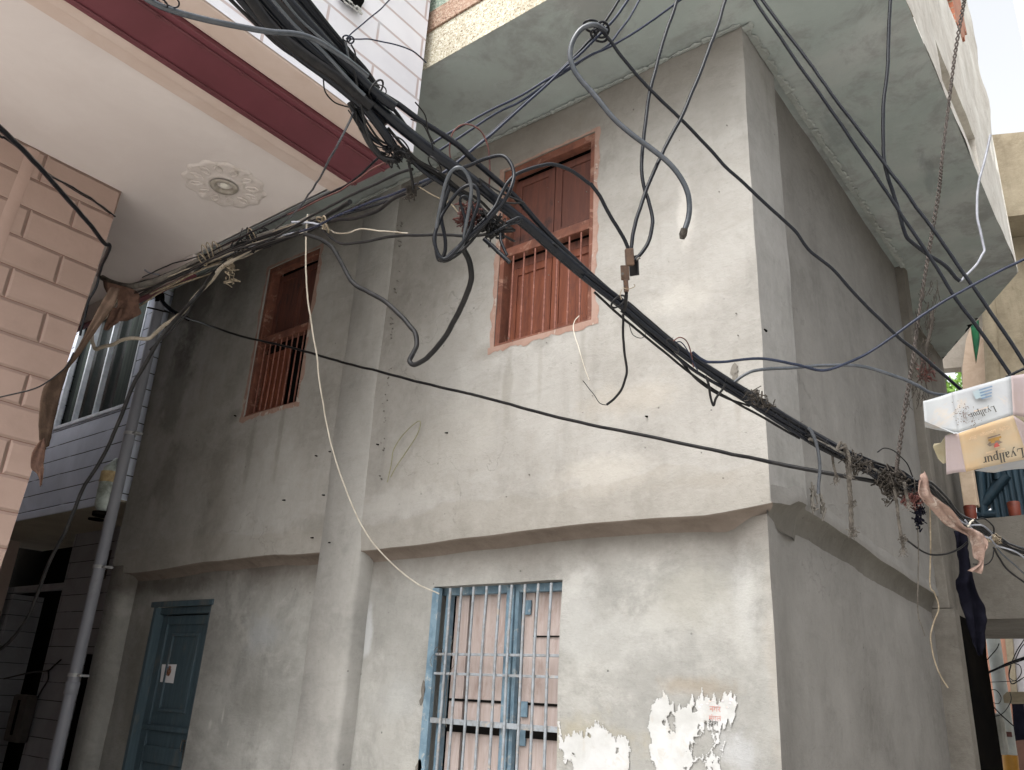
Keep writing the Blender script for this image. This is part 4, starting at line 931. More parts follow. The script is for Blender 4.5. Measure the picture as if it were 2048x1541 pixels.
# ================================================================== CABLES, ROPES AND CLOTH
def cable(name, mat, wpx, pts, dd, label=None, cat='cable', parent=None, k=8, sub=6, flat=1.0, group=None, jit=0, taper=None):
    P = line3(pts, dd)
    if jit: P = [(x+random.uniform(-jit, jit), y+random.uniform(-jit, jit), d) for x, y, d in P]
    W3 = spline([at(*p) for p in P], sub)
    if wpx < 13 and not flat < 1:
        sd_ = Vector((len(name), wpx, len(W3)*.1)); W3 = [q+noise.noise_vector(q*7+sd_)*.004+noise.noise_vector(q*22+sd_)*.0012 for q in W3]
    ds = [(q-CAM).dot(_f) for q in W3]
    rm = sorted(ds)[len(ds)//2]; r = wpx*(.84 if wpx < 20 else .9)/2*rm/F_PX
    rr = [r]*len(W3) if not taper else [r*(taper[0]+(taper[1]-taper[0])*i/(len(W3)-1)) for i in range(len(W3))]
    return MB().tube(W3, rr, k, flat=flat).build(name, mat, parent, label, cat if not parent else None, group)
random.seed(21)
# ---- the main bundle strung across the junction
cb = empty('cable_bundle', at(1100, 500, 3.2), 'thick black cable bundle running diagonally from top left to lower right', 'cable bundle')
BD = [2.7, 2.95, 3.1, 3.3, 3.45, 3.6]
MAIN = [(500, -30), (600, 80), (680, 150), (745, 207), (800, 253), (870, 308), (940, 358), (1000, 408), (1060, 456), (1112, 502), (1168, 550), (1248, 612), (1330, 680), (1400, 732), (1480, 783), (1560, 832), (1640, 882), (1700, 914), (1760, 946), (1830, 985)]
def off(pts, dx, dy, j=2): return [(x+dx+random.uniform(-j, j), y+dy+random.uniform(-j, j)) for x, y in pts]
cable('strand', M['black'], 26, MAIN[:12], BD[:4], parent=cb, k=12)
cable('strand', M['black'], 15, off(MAIN[10:], 2, -3, 1), [3.22, 3.6], parent=cb)
cable('strand', M['black'], 11, off(MAIN[10:], -3, 4, 1), [3.2, 3.58], parent=cb)
cable('strand', M['cable2'], 8, off(MAIN[11:], 6, -6, 1.5), [3.3, 3.62], parent=cb)
cable('strand', M['black'], 8, off(MAIN[11:], -7, 10, 2), [3.26, 3.55], parent=cb)
cable('strand', M['cable2'], 12, off(MAIN[14:], 6, 2), [3.4, 3.6], parent=cb)
cable('strand', M['black'], 24, [(548, -30), (610, 40), (672, 108), (712, 150), (750, 186), (790, 215)], [2.75, 2.95], parent=cb, k=10)
cable('strand', M['black'], 26, [(576, -30), (630, 34), (690, 104), (730, 150), (752, 182)], [2.85, 3.05], parent=cb, k=10)
cable('strand', M['black'], 22, [(458, -30), (520, 40), (588, 104), (650, 150), (700, 190), (735, 222), (775, 275), (790, 300)], [2.7, 3.0], parent=cb, k=10)
cable('strand', M['cable2'], 24, [(480, -30), (550, 62), (620, 118), (680, 160), (742, 215)], [2.66, 2.9], parent=cb, k=10)
cable('strand', M['black'], 10, [(590, -30), (640, 30), (700, 104), (740, 150), (757, 185)], [2.8, 3.0], parent=cb)
cable('strand', M['cable2'], 9, [(430, -30), (500, 38), (560, 92), (620, 132), (680, 172)], [2.7, 2.9], parent=cb)
cable('strand', M['greycab'], 8, [(520, -30), (560, 18), (600, 60), (640, 98), (690, 150), (730, 190)], [2.6, 2.85], parent=cb)
cable('strand', M['greycab'], 7, [(545, -30), (600, 40), (660, 92), (702, 122)], [2.6, 2.85], parent=cb)
for k in range(4):
    o_ = k*24-8
    cable('strand', random.choice([M['black'], M['cable2']]), 20, [(470+o_, -30), (540+o_*.9, 50), (610+o_*.75, 116), (668+o_*.5, 160), (724+o_*.25, 205), (770, 250)], [2.95, 3.02], parent=cb, k=10)
# upper companion strand
cable('strand', M['black'], 14, [(745, 172), (757, 185), (795, 208), (833, 236), (880, 266), (921, 295), (942, 316), (975, 345), (1005, 371), (1038, 402), (1087, 458), (1142, 513), (1195, 562), (1250, 610)], [3.0, 3.3], parent=cb, k=10)
cable('strand', M['black'], 9, [(760, 190), (790, 222), (820, 262), (850, 300), (880, 325)], [3.05, 3.1], parent=cb)
# lower flat strands
cable('strand', M['cable2'], 15, [(735, 215), (762, 262), (790, 296), (830, 322), (880, 352), (930, 392), (975, 432)], [3.0, 3.15], parent=cb, k=10)
cable('strand', M['black'], 11, [(800, 298), (850, 345), (890, 372), (940, 402), (985, 440), (1005, 470)], [3.05, 3.15], parent=cb)
cable('strand', M['cable2'], 7, [(775, 255), (830, 318), (880, 345), (920, 378), (960, 402), (1000, 440), (1030, 462)], [3.0, 3.15], parent=cb)
cable('strand', M['cable2'], 6, [(1190, 585), (1250, 640), (1320, 697), (1365, 735), (1420, 775), (1470, 805), (1530, 838), (1600, 878)], [3.25, 3.45], parent=cb)
cable('strand', M['cable2'], 5, [(1255, 630), (1300, 672), (1350, 712), (1395, 760), (1440, 790), (1500, 812)], [3.28, 3.4], parent=cb)
cable('strand', M['cable2'], 16, [(700, 205), (722, 250), (742, 290), (770, 318), (800, 320)], [2.95, 3.0], parent=cb)
cable('strand', M['cable2'], 7, [(708, 140), (720, 200), (733, 262), (758, 312), (790, 322)], [2.85, 2.95], parent=cb, taper=(.7, 1))
for k in range(7):
    x0_ = 700+random.uniform(-8, 20); cable('strand', random.choice([M['cable2'], M['black']]), random.uniform(3, 6), [(x0_, 190+k*6), (x0_+18+k*3, 235+k*7), (x0_+42+k*4, 275+k*4), (x0_+80+k*3, 300+random.uniform(-8, 12))], [2.92, 3.02], parent=cb)
# lumpy dirty run near the right-hand knot
for k in range(6):
    cable('strand', random.choice([M['cable2'], M['pipeg'], M['black']]), random.uniform(5, 9), off([(1620, 868), (1680, 900), (1730, 925), (1775, 955), (1830, 985)], random.uniform(-6, 8), random.uniform(-8, 22), 3), [3.42, 3.6], parent=cb)
for k in range(7):
    cable('strand', random.choice([M['cable2'], M['black']]), random.uniform(4, 7), off([(1700, 915), (1760, 935), (1800, 950), (1845, 975), (1862, 990)], random.uniform(-6, 6), random.uniform(-8, 8), 4), [3.5, 3.62], parent=cb)
# loose ties and nubs round the bundle
def ring(name, mat, x, y, rx, ry, ang, d, w, parent=None, turns=1.0, **kw):
    pts = []
    n = int(16*turns)
    for i in range(n+1):
        a = 2*math.pi*i/16; u1 = rx*math.cos(a); v1 = ry*math.sin(a)
        pts.append((x+u1*math.cos(ang)-v1*math.sin(ang), y+u1*math.sin(ang)+v1*math.cos(ang), d*(1+.012*math.sin(a+.5))))
    return cable(name, mat, w, pts, d, parent=parent, k=6, sub=3, **kw)
for (x, y, r1, r2, a, w_) in ((664, 150, 22, 8, .9, 4), (752, 178, 20, 10, -1.0, 5), (757, 182, 16, 12, .3, 3), (802, 290, 22, 9, .8, 4), (870, 330, 20, 7, .9, 3.5), (1236, 604, 17, 8, -.7, 5), (1110, 497, 14, 5, .8, 4), (1345, 692, 17, 6, .9, 3), (1505, 795, 17, 6, .9, 3)):
    ring('tie', M['cable2'], x, y, r1, r2, a, 2.93 if x < 900 else 3.2, w_, parent=cb, turns=1.3)
mb = MB()
for k in range(70):
    t = random.random(); i = 12+int(t*6.9); x, y = MAIN[min(i, 18)]; x += random.uniform(-30, 40); y += random.uniform(-12, 22)+0
    dd0 = 3.4+random.uniform(-.05, .1); a = random.uniform(0, 6.28); L_ = random.uniform(6, 18)
    xb, yb_ = MAIN[min(i, 18)]; xn, yn = MAIN[min(i+1, 19)]; tt = random.random(); x = xb+(xn-xb)*tt; y = yb_+(yn-yb_)*tt
    mb.tube(spline([at(x, y, dd0), at(x+L_*.5*math.cos(a), y+L_*.5*math.sin(a), dd0*.99), at(x+L_*math.cos(a+.6), y+L_*math.sin(a+.6), dd0)], 3), .0012, 4)
mb.build('wire_whiskers', M['cable2'], cb, kind='stuff')
# dusty debris caught on the bundle
M['dust'] = paint('dusty_debris', col(76, 71, 66), col(44, 41, 39), 40, .95, .8, .05)
def clump(x, y, d, rpx, n, mat, parent, seed, sx=1.0, sy=1.0, name='debris_clump', ang=0):
    random.seed(seed); mb = MB(); c = at(x, y, d); s0 = rpx*d/F_PX
    for i in range(n):
        a = random.uniform(0, 6.28); r = random.random()**.6; u1 = r*math.cos(a)*sx; v1 = r*math.sin(a)*sy; e = u1*math.cos(ang)-v1*math.sin(ang); f_ = u1*math.sin(ang)+v1*math.cos(ang)
        p = c+RT*e*s0+UP*f_*s0+_f*random.uniform(-.3, .3)*s0
        q = [p+Vector((random.gauss(0, 1), random.gauss(0, 1), random.gauss(0, 1)))*s0*.3 for _ in range(3)]
        mb.tube(spline([p]+q[:2], 3), random.uniform(.02, .07)*s0+.0006, 4)
    return mb.build(name, mat, parent)
clump(1712, 925, 3.47, 22, 50, M['dust'], cb, 1, 1.6, .7, ang=-.5)
clump(1785, 965, 3.52, 26, 110, M['dust'], cb, 2, 1.3, .8, ang=-.5)
clump(1822, 1000, 3.5, 20, 60, M['redw'], cb, 3, 1.0, .7)
clump(1520, 800, 3.3, 20, 50, M['dust'], cb, 4, 1.5, .6, ang=-.5)
clump(792, 312, 2.98, 20, 60, M['cable2'], cb, 5, 1.3, .8, ang=-.5)
# ---- big grey tube dropping in from the upper left
cable('grey_cable', M['greycab'], 14, [(270, -20), (300, 2), (340, 20), (400, 37), (470, 52), (540, 64), (590, 68), (630, 80), (670, 104), (700, 124), (735, 152)], [2.2, 2.75], 'thick smooth grey cable entering at the top left over the maroon beam', k=12)
for (x, y) in ((322, 8), (345, 4)):
    ring('wire_knot', M['black'], x, y, 16, 9, .5, 2.25, 4, label='small black wire knot %s the thick grey cable at the top edge' % ('tied round' if x < 330 else 'looped beside'), cat='wire knot')
# ---- the coil of loops in the middle
cl = empty('cable_coil', at(930, 460, 2.95), 'black cable loops hanging as a coil left of the right timber window', 'cable coil')
cable('loop', M['black'], 9, [(895, 345), (930, 334), (969, 319), (1003, 313), (1020, 327), (1027, 351), (1020, 379), (1003, 408), (976, 439), (942, 473), (907, 507), (884, 522)], [3.05, 2.85, 2.95], parent=cl)
cable('loop', M['black'], 9, [(1180, 368, 3.1), (1147, 344), (1115, 331), (1089, 329), (1044, 344), (1020, 361), (1003, 389), (986, 420), (942, 467), (918, 495), (884, 522), (877, 512)], [3.1, 2.9], parent=cl)
cable('loop', M['greycab'], 9, [(880, 519), (871, 491), (874, 450), (884, 402), (897, 355), (914, 337), (931, 347), (942, 375), (939, 413), (930, 461), (926, 491), (905, 512)], [2.95, 2.8, 2.9], parent=cl)
cable('loop', M['black'], 9, [(901, 402), (926, 376), (949, 373), (957, 399), (946, 437), (931, 478), (910, 505), (890, 519), (877, 512), (869, 478), (884, 430), (901, 402)], [2.9, 2.86, 2.92], parent=cl)
cable('loop', M['black'], 9, [(900, 348), (885, 400), (882, 440), (890, 480), (888, 508), (878, 521), (872, 500), (868, 470), (884, 420), (900, 372)], [2.98, 2.9], parent=cl)
cable('loop', M['cable2'], 8, [(878, 518), (890, 524), (912, 512), (935, 490), (962, 458), (990, 430)], [2.88, 2.95], parent=cl)
cable('loop', M['black'], 7, [(925, 505), (940, 470), (948, 430), (935, 395), (920, 400), (930, 440), (926, 480)], [2.93, 2.9], parent=cl)
cable('tail', M['black'], 11, [(968, 478), (985, 492), (1000, 506), (1020, 525)], [2.95, 2.9], parent=cl)
cable('tail', M['black'], 8, [(1002, 468), (1004, 488), (1014, 512)], [2.97, 2.93], parent=cl)
cable('tail', M['black'], 8, [(975, 470), (1000, 458), (1020, 448), (1038, 444), (1042, 438), (1036, 436), (1012, 446)], [2.98, 2.95], parent=cl)
clump(938, 432, 2.98, 26, 90, M['redw'], cl, 6, .7, 1.2)
clump(975, 450, 3.0, 34, 80, M['cable2'], cl, 7, 1.2, .6, ang=-.4)
cable('arching_cable', M['black'], 9, [(1180, 368), (1200, 395), (1217, 425), (1235, 455), (1248, 480), (1256, 500), (1258, 515)], [3.1, 3.15], 'black cable arching over the right timber window down to the splitter', k=8)
# red wire arch
cable('red_wire', M['redw'], 4, [(903, 330), (900, 300), (904, 272), (915, 256), (928, 249), (945, 251), (962, 262), (972, 280), (978, 305), (979, 345), (977, 395)], [3.1, 3.15], 'thin rusty red wire arching above the coil', 'wire', k=6)
# ---- hanging loop and horizontals
cable('hanging_cable', M['cable2'], 12, [(609, 468), (630, 474), (651, 485), (668, 500), (682, 525), (702, 560), (718, 575), (737, 585), (771, 604), (805, 635), (822, 655), (831, 668), (833, 690), (826, 708), (820, 722), (828, 729), (842, 724), (860, 710), (894, 669), (925, 607), (940, 565), (942, 548), (937, 522), (926, 500)], [4.2, 3.6, 3.0], 'dusty black cable sagging in a deep U left of the right timber window', k=10)
cable('slack_cable', M['cable2'], 7, [(646, 460), (655, 470), (668, 480), (685, 487), (713, 486), (771, 476), (822, 471), (890, 471), (935, 472), (965, 470), (993, 464)], [4.0, 3.0], 'slim black cable running level into the coil from the left knot')
cable('bare_wire', M['creamcab'], 3.5, [(645, 457), (662, 461), (673, 466), (698, 466), (715, 460), (735, 459), (780, 464), (815, 467)], [4.0, 3.6], 'short pale bare wire kinked above the slim level cable', 'wire', k=6)
cable('bare_wire', M['twine'], 3, [(835, 372), (860, 388), (880, 398), (905, 412), (925, 440)], [3.1, 3.0], 'pale wire crossing behind the coil', 'wire', k=6)
# ---- strands going down-left along the overhang
lb = empty('left_cable_run', at(500, 480, 5), 'dusty conduit and wires strung under the cream overhang towards the pink pier', 'cable bundle')
cable('conduit', M['pipeg'], 17, [(205, 556), (225, 566), (260, 573), (300, 566), (345, 548), (385, 528), (425, 510), (470, 492), (515, 476), (560, 461), (600, 447), (625, 434)], [6.6, 4.6], parent=lb, k=12, taper=(.95, .8))
WL = [([(762, 312), (720, 350), (690, 372), (640, 397), (600, 417), (560, 437), (500, 466), (430, 500), (380, 528), (330, 548), (300, 560)], 5, 'black', [3.6, 6.3]),
      ([(800, 322), (760, 330), (690, 376), (640, 400), (590, 425), (540, 446), (480, 478), (430, 504)], 4, 'redw', [3.2, 5.8]),
      ([(825, 338), (788, 351), (737, 375), (685, 399), (634, 426), (600, 447), (560, 470), (520, 486), (470, 500), (420, 520), (370, 548), (310, 572), (260, 590)], 6, 'cable2', [3.1, 6.3]),
      ([(822, 382), (788, 399), (754, 423), (713, 437), (668, 442), (630, 452), (590, 468), (540, 486), (500, 500)], 8, 'cable2', [3.15, 5.2]),
      ([(609, 448), (590, 446), (585, 445), (615, 445), (650, 452)], 5, 'silver', [4.2, 4.0]),
      ([(612, 462), (580, 468), (555, 474), (520, 488), (480, 500), (440, 520), (400, 528)], 4, 'silver', [4.3, 5.8]),
      ([(590, 452), (540, 468), (490, 488), (450, 505), (400, 530), (350, 553), (300, 578), (260, 600)], 5, 'cable2', [4.4, 6.5]),
      ([(600, 470), (550, 482), (500, 500), (460, 520), (430, 540), (380, 560), (330, 575)], 4, 'cable2', [4.3, 6.4]),
      ([(455, 495), (400, 512), (360, 524), (340, 530), (300, 548), (285, 556)], 3, 'cable2', [5.4, 6.4]),
      ([(290, 540), (300, 546), (318, 550)], 4, 'silver', [6.4, 6.3]),
      ([(428, 545), (380, 562), (330, 580), (280, 612), (235, 640)], 4, 'twine', [5.6, 6.6]),
      ([(420, 512), (395, 530), (370, 548), (345, 556), (300, 582), (270, 596)], 7, 'pipeg', [5.4, 6.5])]
random.seed(31)
base_ = [(650, 443), (600, 462), (540, 480), (480, 500), (420, 522), (360, 546), (300, 568), (240, 582)]
for k in range(13):
    o1 = random.uniform(-14, 12); o2 = random.uniform(-10, 22); n0 = random.randint(0, 2); n1 = random.randint(6, 8)
    WL.append(([(x+random.uniform(-6, 6), y+o1+(o2-o1)*i/7+random.uniform(-4, 4)) for i, (x, y) in enumerate(base_)][n0:n1], random.uniform(2.2, 5), random.choice(['pipeg', 'twine', 'cable2', 'cable2', 'greycab', 'creamcab']), [4.3+n0*.35, 6.5-(8-n1)*.35]))
for pts, wd, mt, dd0 in WL: cable('wire', M[mt], wd, pts, dd0, parent=lb, k=7)
for (x, y, r1, a) in ((412, 508, 19, 1.2), (420, 505, 20, 1.3), (432, 500, 17, 1.25), (438, 505, 15, 1.5), (505, 474, 18, 1.2), (405, 520, 14, 1.0)):
    ring('twine_tie', M['twine'], x, y, r1, 5, a, 5.3 if x < 460 else 4.9, 2.6, parent=lb, turns=1.4)
for (x, y, r1, a) in ((648, 445, 12, 1.5), (652, 458, 10, 1.2), (640, 440, 8, .4)): ring('knot', M['twine'], x, y, r1, 4, a, 3.95, 4, parent=lb, turns=1.5)
clump(458, 548, 5.2, 20, 26, M['twine'], lb, 8, .5, 1.4, name='frayed_twine'); clump(500, 482, 5.0, 26, 60, M['cable2'], lb, 9, 1.5, .5, ang=.5)
clump(822, 385, 3.1, 16, 50, M['dust'], lb, 10, .7, 1.0)
random.seed(5)
# long dark cable that drops to the lower left corner
cable('drop_cable', M['cable2'], 9, [(700, 404, 3.9), (640, 440, 4.3), (590, 470, 4.6), (530, 492, 5.0), (470, 512, 5.2), (430, 545, 5.3), (395, 590), (350, 640), (312, 690), (290, 730), (265, 775), (235, 850), (205, 915), (165, 980), (145, 1030), (128, 1068), (98, 1125), (78, 1180), (60, 1225), (35, 1265), (5, 1295), (-25, 1310)], [3.9, 5.0, 5.4, 5.6], 'long dark cable dropping past the blue-white tiles to the lower left', k=9)
cable('drop_wire', M['cable2'], 5, [(470, 512), (428, 546), (398, 585), (384, 608), (372, 630), (330, 672), (300, 700)], [5.25, 5.5], 'thin dark wire beside the upper part of the long dropping cable', 'wire', k=6)
cable('pale_cable', M['creamcab'], 9, [(236, 596), (216, 628), (196, 648), (186, 662), (184, 680), (188, 693), (193, 699), (207, 694), (226, 690), (241, 682), (263, 677), (295, 678), (309, 668), (330, 650), (361, 629), (380, 606), (396, 588), (420, 563), (450, 530), (500, 500)], [6.3, 6.0, 5.0], 'cream cable hooking down in front of the tiled house window', k=9)
cable('stub', M['black'], 10, [(322, 600), (332, 612), (348, 624), (368, 634), (378, 640)], [8.6, 8.5], 'short black cable stub poking from the wall beside the downpipe top', 'cable', k=8)
# ---- long line across the whole facade
cable('service_line', M['cable2'], 7, [(295, 615, 8.8), (355, 630, 8.6), (420, 652), (480, 672), (540, 686), (600, 700), (651, 715), (700, 729), (754, 742), (813, 758), (873, 773), (916, 783), (959, 793), (1058, 820), (1180, 850), (1300, 873), (1446, 905), (1540, 924, 3.82), (1592, 935, 3.72), (1680, 951, 3.6), (1757, 965, 3.55), (1800, 975, 3.52)], [8.6, 3.5], 'slim twisted service line running across the whole grey facade', k=8)
# fix monotone depth along the line (1/depth varies linearly between the ends)
# ---- pair from the upper right into the coil
cable('upper_cable', M['navy'], 7, [(1270, -20), (1230, 38), (1180, 88), (1100, 164), (1020, 236), (965, 283), (925, 316), (885, 348), (845, 364), (790, 388), (737, 407), (668, 434), (640, 450), (600, 465)], [3.4, 3.3, 3.15, 4.1], 'dark cable slanting from the top past the small ring knot to the left', k=8)
cable('upper_cable', M['black'], 7, [(1252, -20), (1205, 50), (1165, 96), (1090, 168), (1012, 240), (958, 287), (918, 322), (878, 352), (838, 376), (790, 396), (740, 414), (690, 428)], [3.45, 3.35, 3.2, 3.7], 'black twin running just left of the slanting navy cable', k=8)
cable('upper_cable', M['navy'], 6, [(1375, -10), (1300, 45), (1232, 88), (1180, 112), (1112, 150), (1044, 190), (958, 234), (894, 268), (862, 288)], [3.5, 3.2], 'upper of two low-slanting dark cables under the greenish soffit', k=8)
cable('upper_cable', M['navy'], 6, [(1290, -20), (1262, 30), (1240, 62), (1215, 92), (1160, 125), (1044, 201), (1000, 224), (942, 260), (880, 300)], [3.5, 3.2], 'lower of two low-slanting dark cables under the greenish soffit', k=8)
# grey stiff cable with a cut end
t = cable('stiff_cable', M['greycab'], 13, [(1212, 62, 3.35), (1190, 50, 3.3), (1165, 57), (1147, 80), (1140, 108), (1146, 135), (1160, 158), (1190, 192), (1225, 235), (1262, 268), (1300, 296), (1336, 325), (1360, 354), (1375, 385), (1379, 415), (1376, 440), (1368, 464)], [3.3, 3.2], 'thick grey stiff cable with a cut end hanging right of the timber window', k=12)
e_ = at(1366, 467, 3.2); MB().tube([at(1369, 458, 3.2), at(1366, 470, 3.2), at(1364, 478, 3.2)], [.014, .016, .010], 8).build('taped_end', M['dust'], t)
for (x, y, a1, b1, an) in ((1185, 52, 17, 12, .3), (1198, 72, 17, 11, .5), (1203, 60, 14, 16, .1)):
    ring('wire_ring', M['black'], x, y, a1, b1, an, 3.36, 6, turns=1.2, label={1185: 'upper black wire ring knotted round the stiff grey cable top', 1198: 'lower black wire ring on the knot at the top', 1203: 'upright black wire ring in the middle of the top knot'}[x], cat='wire knot')
cable('corner_cable', M['black'], 8, [(1204, 62), (1222, 84), (1240, 110), (1270, 146), (1307, 187), (1358, 234), (1420, 299), (1457, 340), (1504, 383), (1556, 431), (1592, 464), (1618, 500), (1665, 538), (1702, 580), (1756, 635), (1811, 686), (1848, 716), (1921, 779), (1960, 815)], [3.36, 3.35, 3.38, 3.4], 'long black cable crossing the house corner from the top knot to the carton', k=8)
cable('riser_cable', M['black'], 9, [(1362, -20), (1352, 10), (1329, 73), (1307, 153), (1299, 190), (1292, 240), (1286, 290), (1283, 342), (1289, 378), (1298, 405), (1306, 440), (1300, 480), (1285, 505), (1268, 522)], [3.5, 3.15], 'left of two black cables dropping to the splitter, bowed right at its foot', k=8)
cable('riser_cable', M['black'], 9, [(1456, -20), (1448, 12), (1435, 55), (1406, 131), (1373, 212), (1329, 299), (1300, 365), (1280, 415), (1268, 455), (1263, 490), (1260, 515)], [3.5, 3.15], 'right of two black cables dropping to the splitter, from the slab corner', k=8)
# splitter
sp_ = empty('cable_splitter', at(1258, 545, 3.15), 'small rusty cable splitter clamp hanging before the right timber window edge', 'cable splitter')
def pbox(mb, x, y, d, w_, h, t, ang=0, bev=.002):
    c = at(x, y, d); k = d/F_PX; m = Matrix((RT, UP, -_f)).transposed().to_4x4(); bm = bmesh.new(); bmesh.ops.create_cube(bm, size=1)
    bmesh.ops.scale(bm, vec=(w_*k, h*k, t), verts=bm.verts); bmesh.ops.bevel(bm, geom=bm.edges[:], offset=bev, segments=1, affect='EDGES')
    rot = Matrix.Rotation(ang, 4, 'Y') @ Matrix.Rotation(.06, 4, 'Z')
    bm.verts.index_update(); mb.add([c+(m @ rot @ v.co) for v in bm.verts], [[v.index for v in f.verts] for f in bm.faces]); bm.free(); return mb
M['rustplate'] = paint('rusty_plate', col(84, 66, 54), col(56, 46, 42), 14, .8, .4, wear=col(120, 86, 60), wearamt=.6)
mb = MB(); pbox(mb, 1250, 546, 3.14, 18, 30, .008, .3); mb.build('front_plate', M['rustplate'], sp_)
mb = MB(); pbox(mb, 1268, 532, 3.18, 20, 40, .012, -.7); mb.build('back_plate', M['cable2'], sp_)
mb = MB(); pbox(mb, 1259, 515, 3.15, 16, 34, .03); mb.build('clamp_body', M['rustplate'], sp_)
mb = MB(); pbox(mb, 1252, 572, 3.14, 9, 26, .02); mb.build('clamp_neck', M['rustplate'], sp_)
mb = MB(); mb.tube([at(1245, 548, 3.13), at(1245, 548, 3.118)], .006, 8); mb.tube([at(1280, 516, 3.15), at(1272, 520, 3.15)], .005, 6); mb.build('bolt', M['steel'], sp_)
cable('splitter_tail', M['cable2'], 8, [(1252, 585), (1251, 605), (1248, 622)], [3.14, 3.2], parent=sp_)
cable('wire', M['twine'], 2, [(1246, 575), (1258, 578), (1270, 574), (1268, 569)], [3.12, 3.12], parent=sp_, k=5); cable('wire', M['twine'], 2, [(1244, 578), (1240, 590), (1243, 600)], [3.12, 3.12], parent=sp_, k=5)
cable('hook_cable', M['cable2'], 6, [(1246, 628), (1247, 650), (1247, 680), (1249, 710), (1254, 738), (1252, 758), (1244, 780), (1230, 797), (1213, 810)], [3.25, 3.3], 'black cable hooking down to the left below the splitter', k=8)
cable('thin_wire', M['cable2'], 2, [(1213, 810), (1200, 806), (1188, 790), (1176, 776), (1164, 761)], [3.3, 3.3], 'hair-thin wire trailing from the tip of the hooked cable', 'wire', k=5)
cable('white_string', M['whitew'], 2.4, [(1158, 632), (1150, 642), (1147, 655), (1150, 675), (1158, 700), (1166, 725), (1178, 760)], [4.85, 4.7, 4.65], 'short white string hanging from the sill of the right timber window', 'string', k=6)
cable('white_wire', M['whitew'], 3.4, [(615, 430), (613, 462), (612, 520), (613, 560), (618, 620), (628, 680), (634, 720), (640, 770), (652, 842), (668, 910), (690, 975), (712, 1028), (735, 1070), (765, 1108), (800, 1142), (835, 1168), (878, 1188)], [4.15, 4.9, 5.3], 'long thin white wire sagging down to the blue barred window', 'wire', k=6)
def wallpts(P_, v): return [(x, y, (on(x, y, 'Y', v)-CAM).dot(_f)) for x, y in P_]
t = cable('hair_wire', M['yellow'], 2.2, wallpts([(775, 965), (782, 935), (786, 905), (800, 878), (820, 855), (840, 843), (834, 870), (812, 905), (795, 930), (782, 955)], 3.965), [6.05, 6.0], 'fine yellow-green wire looped on the grey wall between the windows', 'wire', k=5)
# small coloured wires on the bundle
for pts, mt, lb_ in (([(1346, 683), (1358, 676), (1370, 680), (1378, 692), (1384, 712), (1388, 735)], 'redw', 'small red wire curling off the main bundle'), ([(1350, 686), (1362, 684), (1374, 698), (1384, 722), (1395, 742)], 'navy', 'small blue wire beside the red curl on the main bundle')):
    cable('thin_wire', M[mt], 3, pts, [3.28, 3.3], lb_, 'wire', k=5)
cable('nub_cable', M['cable2'], 6, [(1410, 752), (1417, 770), (1420, 790), (1427, 812), (1432, 796), (1445, 778), (1450, 768)], [3.33, 3.33], 'short bent cable stub dangling under the main bundle', k=7)
cable('thin_wire', M['cable2'], 2, [(1262, 632), (1278, 650), (1292, 664), (1284, 676), (1266, 670), (1258, 650)], [3.22, 3.25], 'loose hair wire loop under the splitter tail', 'wire', k=5)
# ---- right-hand lines
cable('grey_line', M['greycab'], 8, [(1452, 782), (1472, 762), (1495, 748), (1519, 741), (1574, 736), (1647, 731), (1720, 734), (1793, 752), (1830, 769), (1859, 786), (1892, 791), (1925, 784)], [3.4, 3.42], 'grey cable humping from the main bundle to the carton', k=8)
cable('navy_line', M['navy'], 7, [(1384, 705), (1405, 720), (1428, 725), (1519, 719), (1592, 729), (1640, 740), (1683, 731), (1750, 699), (1841, 633), (1942, 572), (2048, 519), (2120, 490)], [3.32, 3.4, 3.3], 'navy cable rising to the right edge in front of the slab tip', k=8)
cable('slab_line', M['black'], 8, [(1498, -20), (1512, 4), (1560, 75), (1665, 226), (1775, 387), (1862, 520), (1911, 597), (1945, 642), (2022, 750)], [4.0, 3.4], 'left of two straight black cables slanting down across the right soffit', k=8)
cable('slab_line', M['black'], 8, [(1512, -20), (1526, 2), (1590, 88), (1665, 190), (1764, 321), (1866, 460), (1947, 576), (2048, 724), (2090, 790)], [4.1, 3.3], 'right of two straight black cables slanting down across the right soffit', k=8)
cable('swing_cable', M['black'], 9, [(1782, -20), (1780, 10), (1775, 128), (1767, 219), (1767, 310), (1774, 350), (1788, 390), (1800, 430), (1808, 460), (1818, 480), (1854, 508), (1880, 524), (1895, 537), (1910, 555), (1919, 562)], [3.9, 3.6], 'thick black cable hanging down across the right soffit and curling right', k=9)
cable('silver_wire', M['silver'], 6, [(1919, 562), (1925, 561), (1930, 554), (1952, 532), (1966, 510), (1969, 500), (1963, 475), (1954, 428), (1958, 365), (1972, 310), (1982, 270)], [3.6, 3.8], 'pale wire looping up from the end of the swinging black cable', 'wire', k=7)
cable('brace_line', M['black'], 7, [(2012, 756), (2024, 750), (2048, 738), (2100, 712)], [3.38, 3.3], 'short black line rising right from the carton corner', k=7)
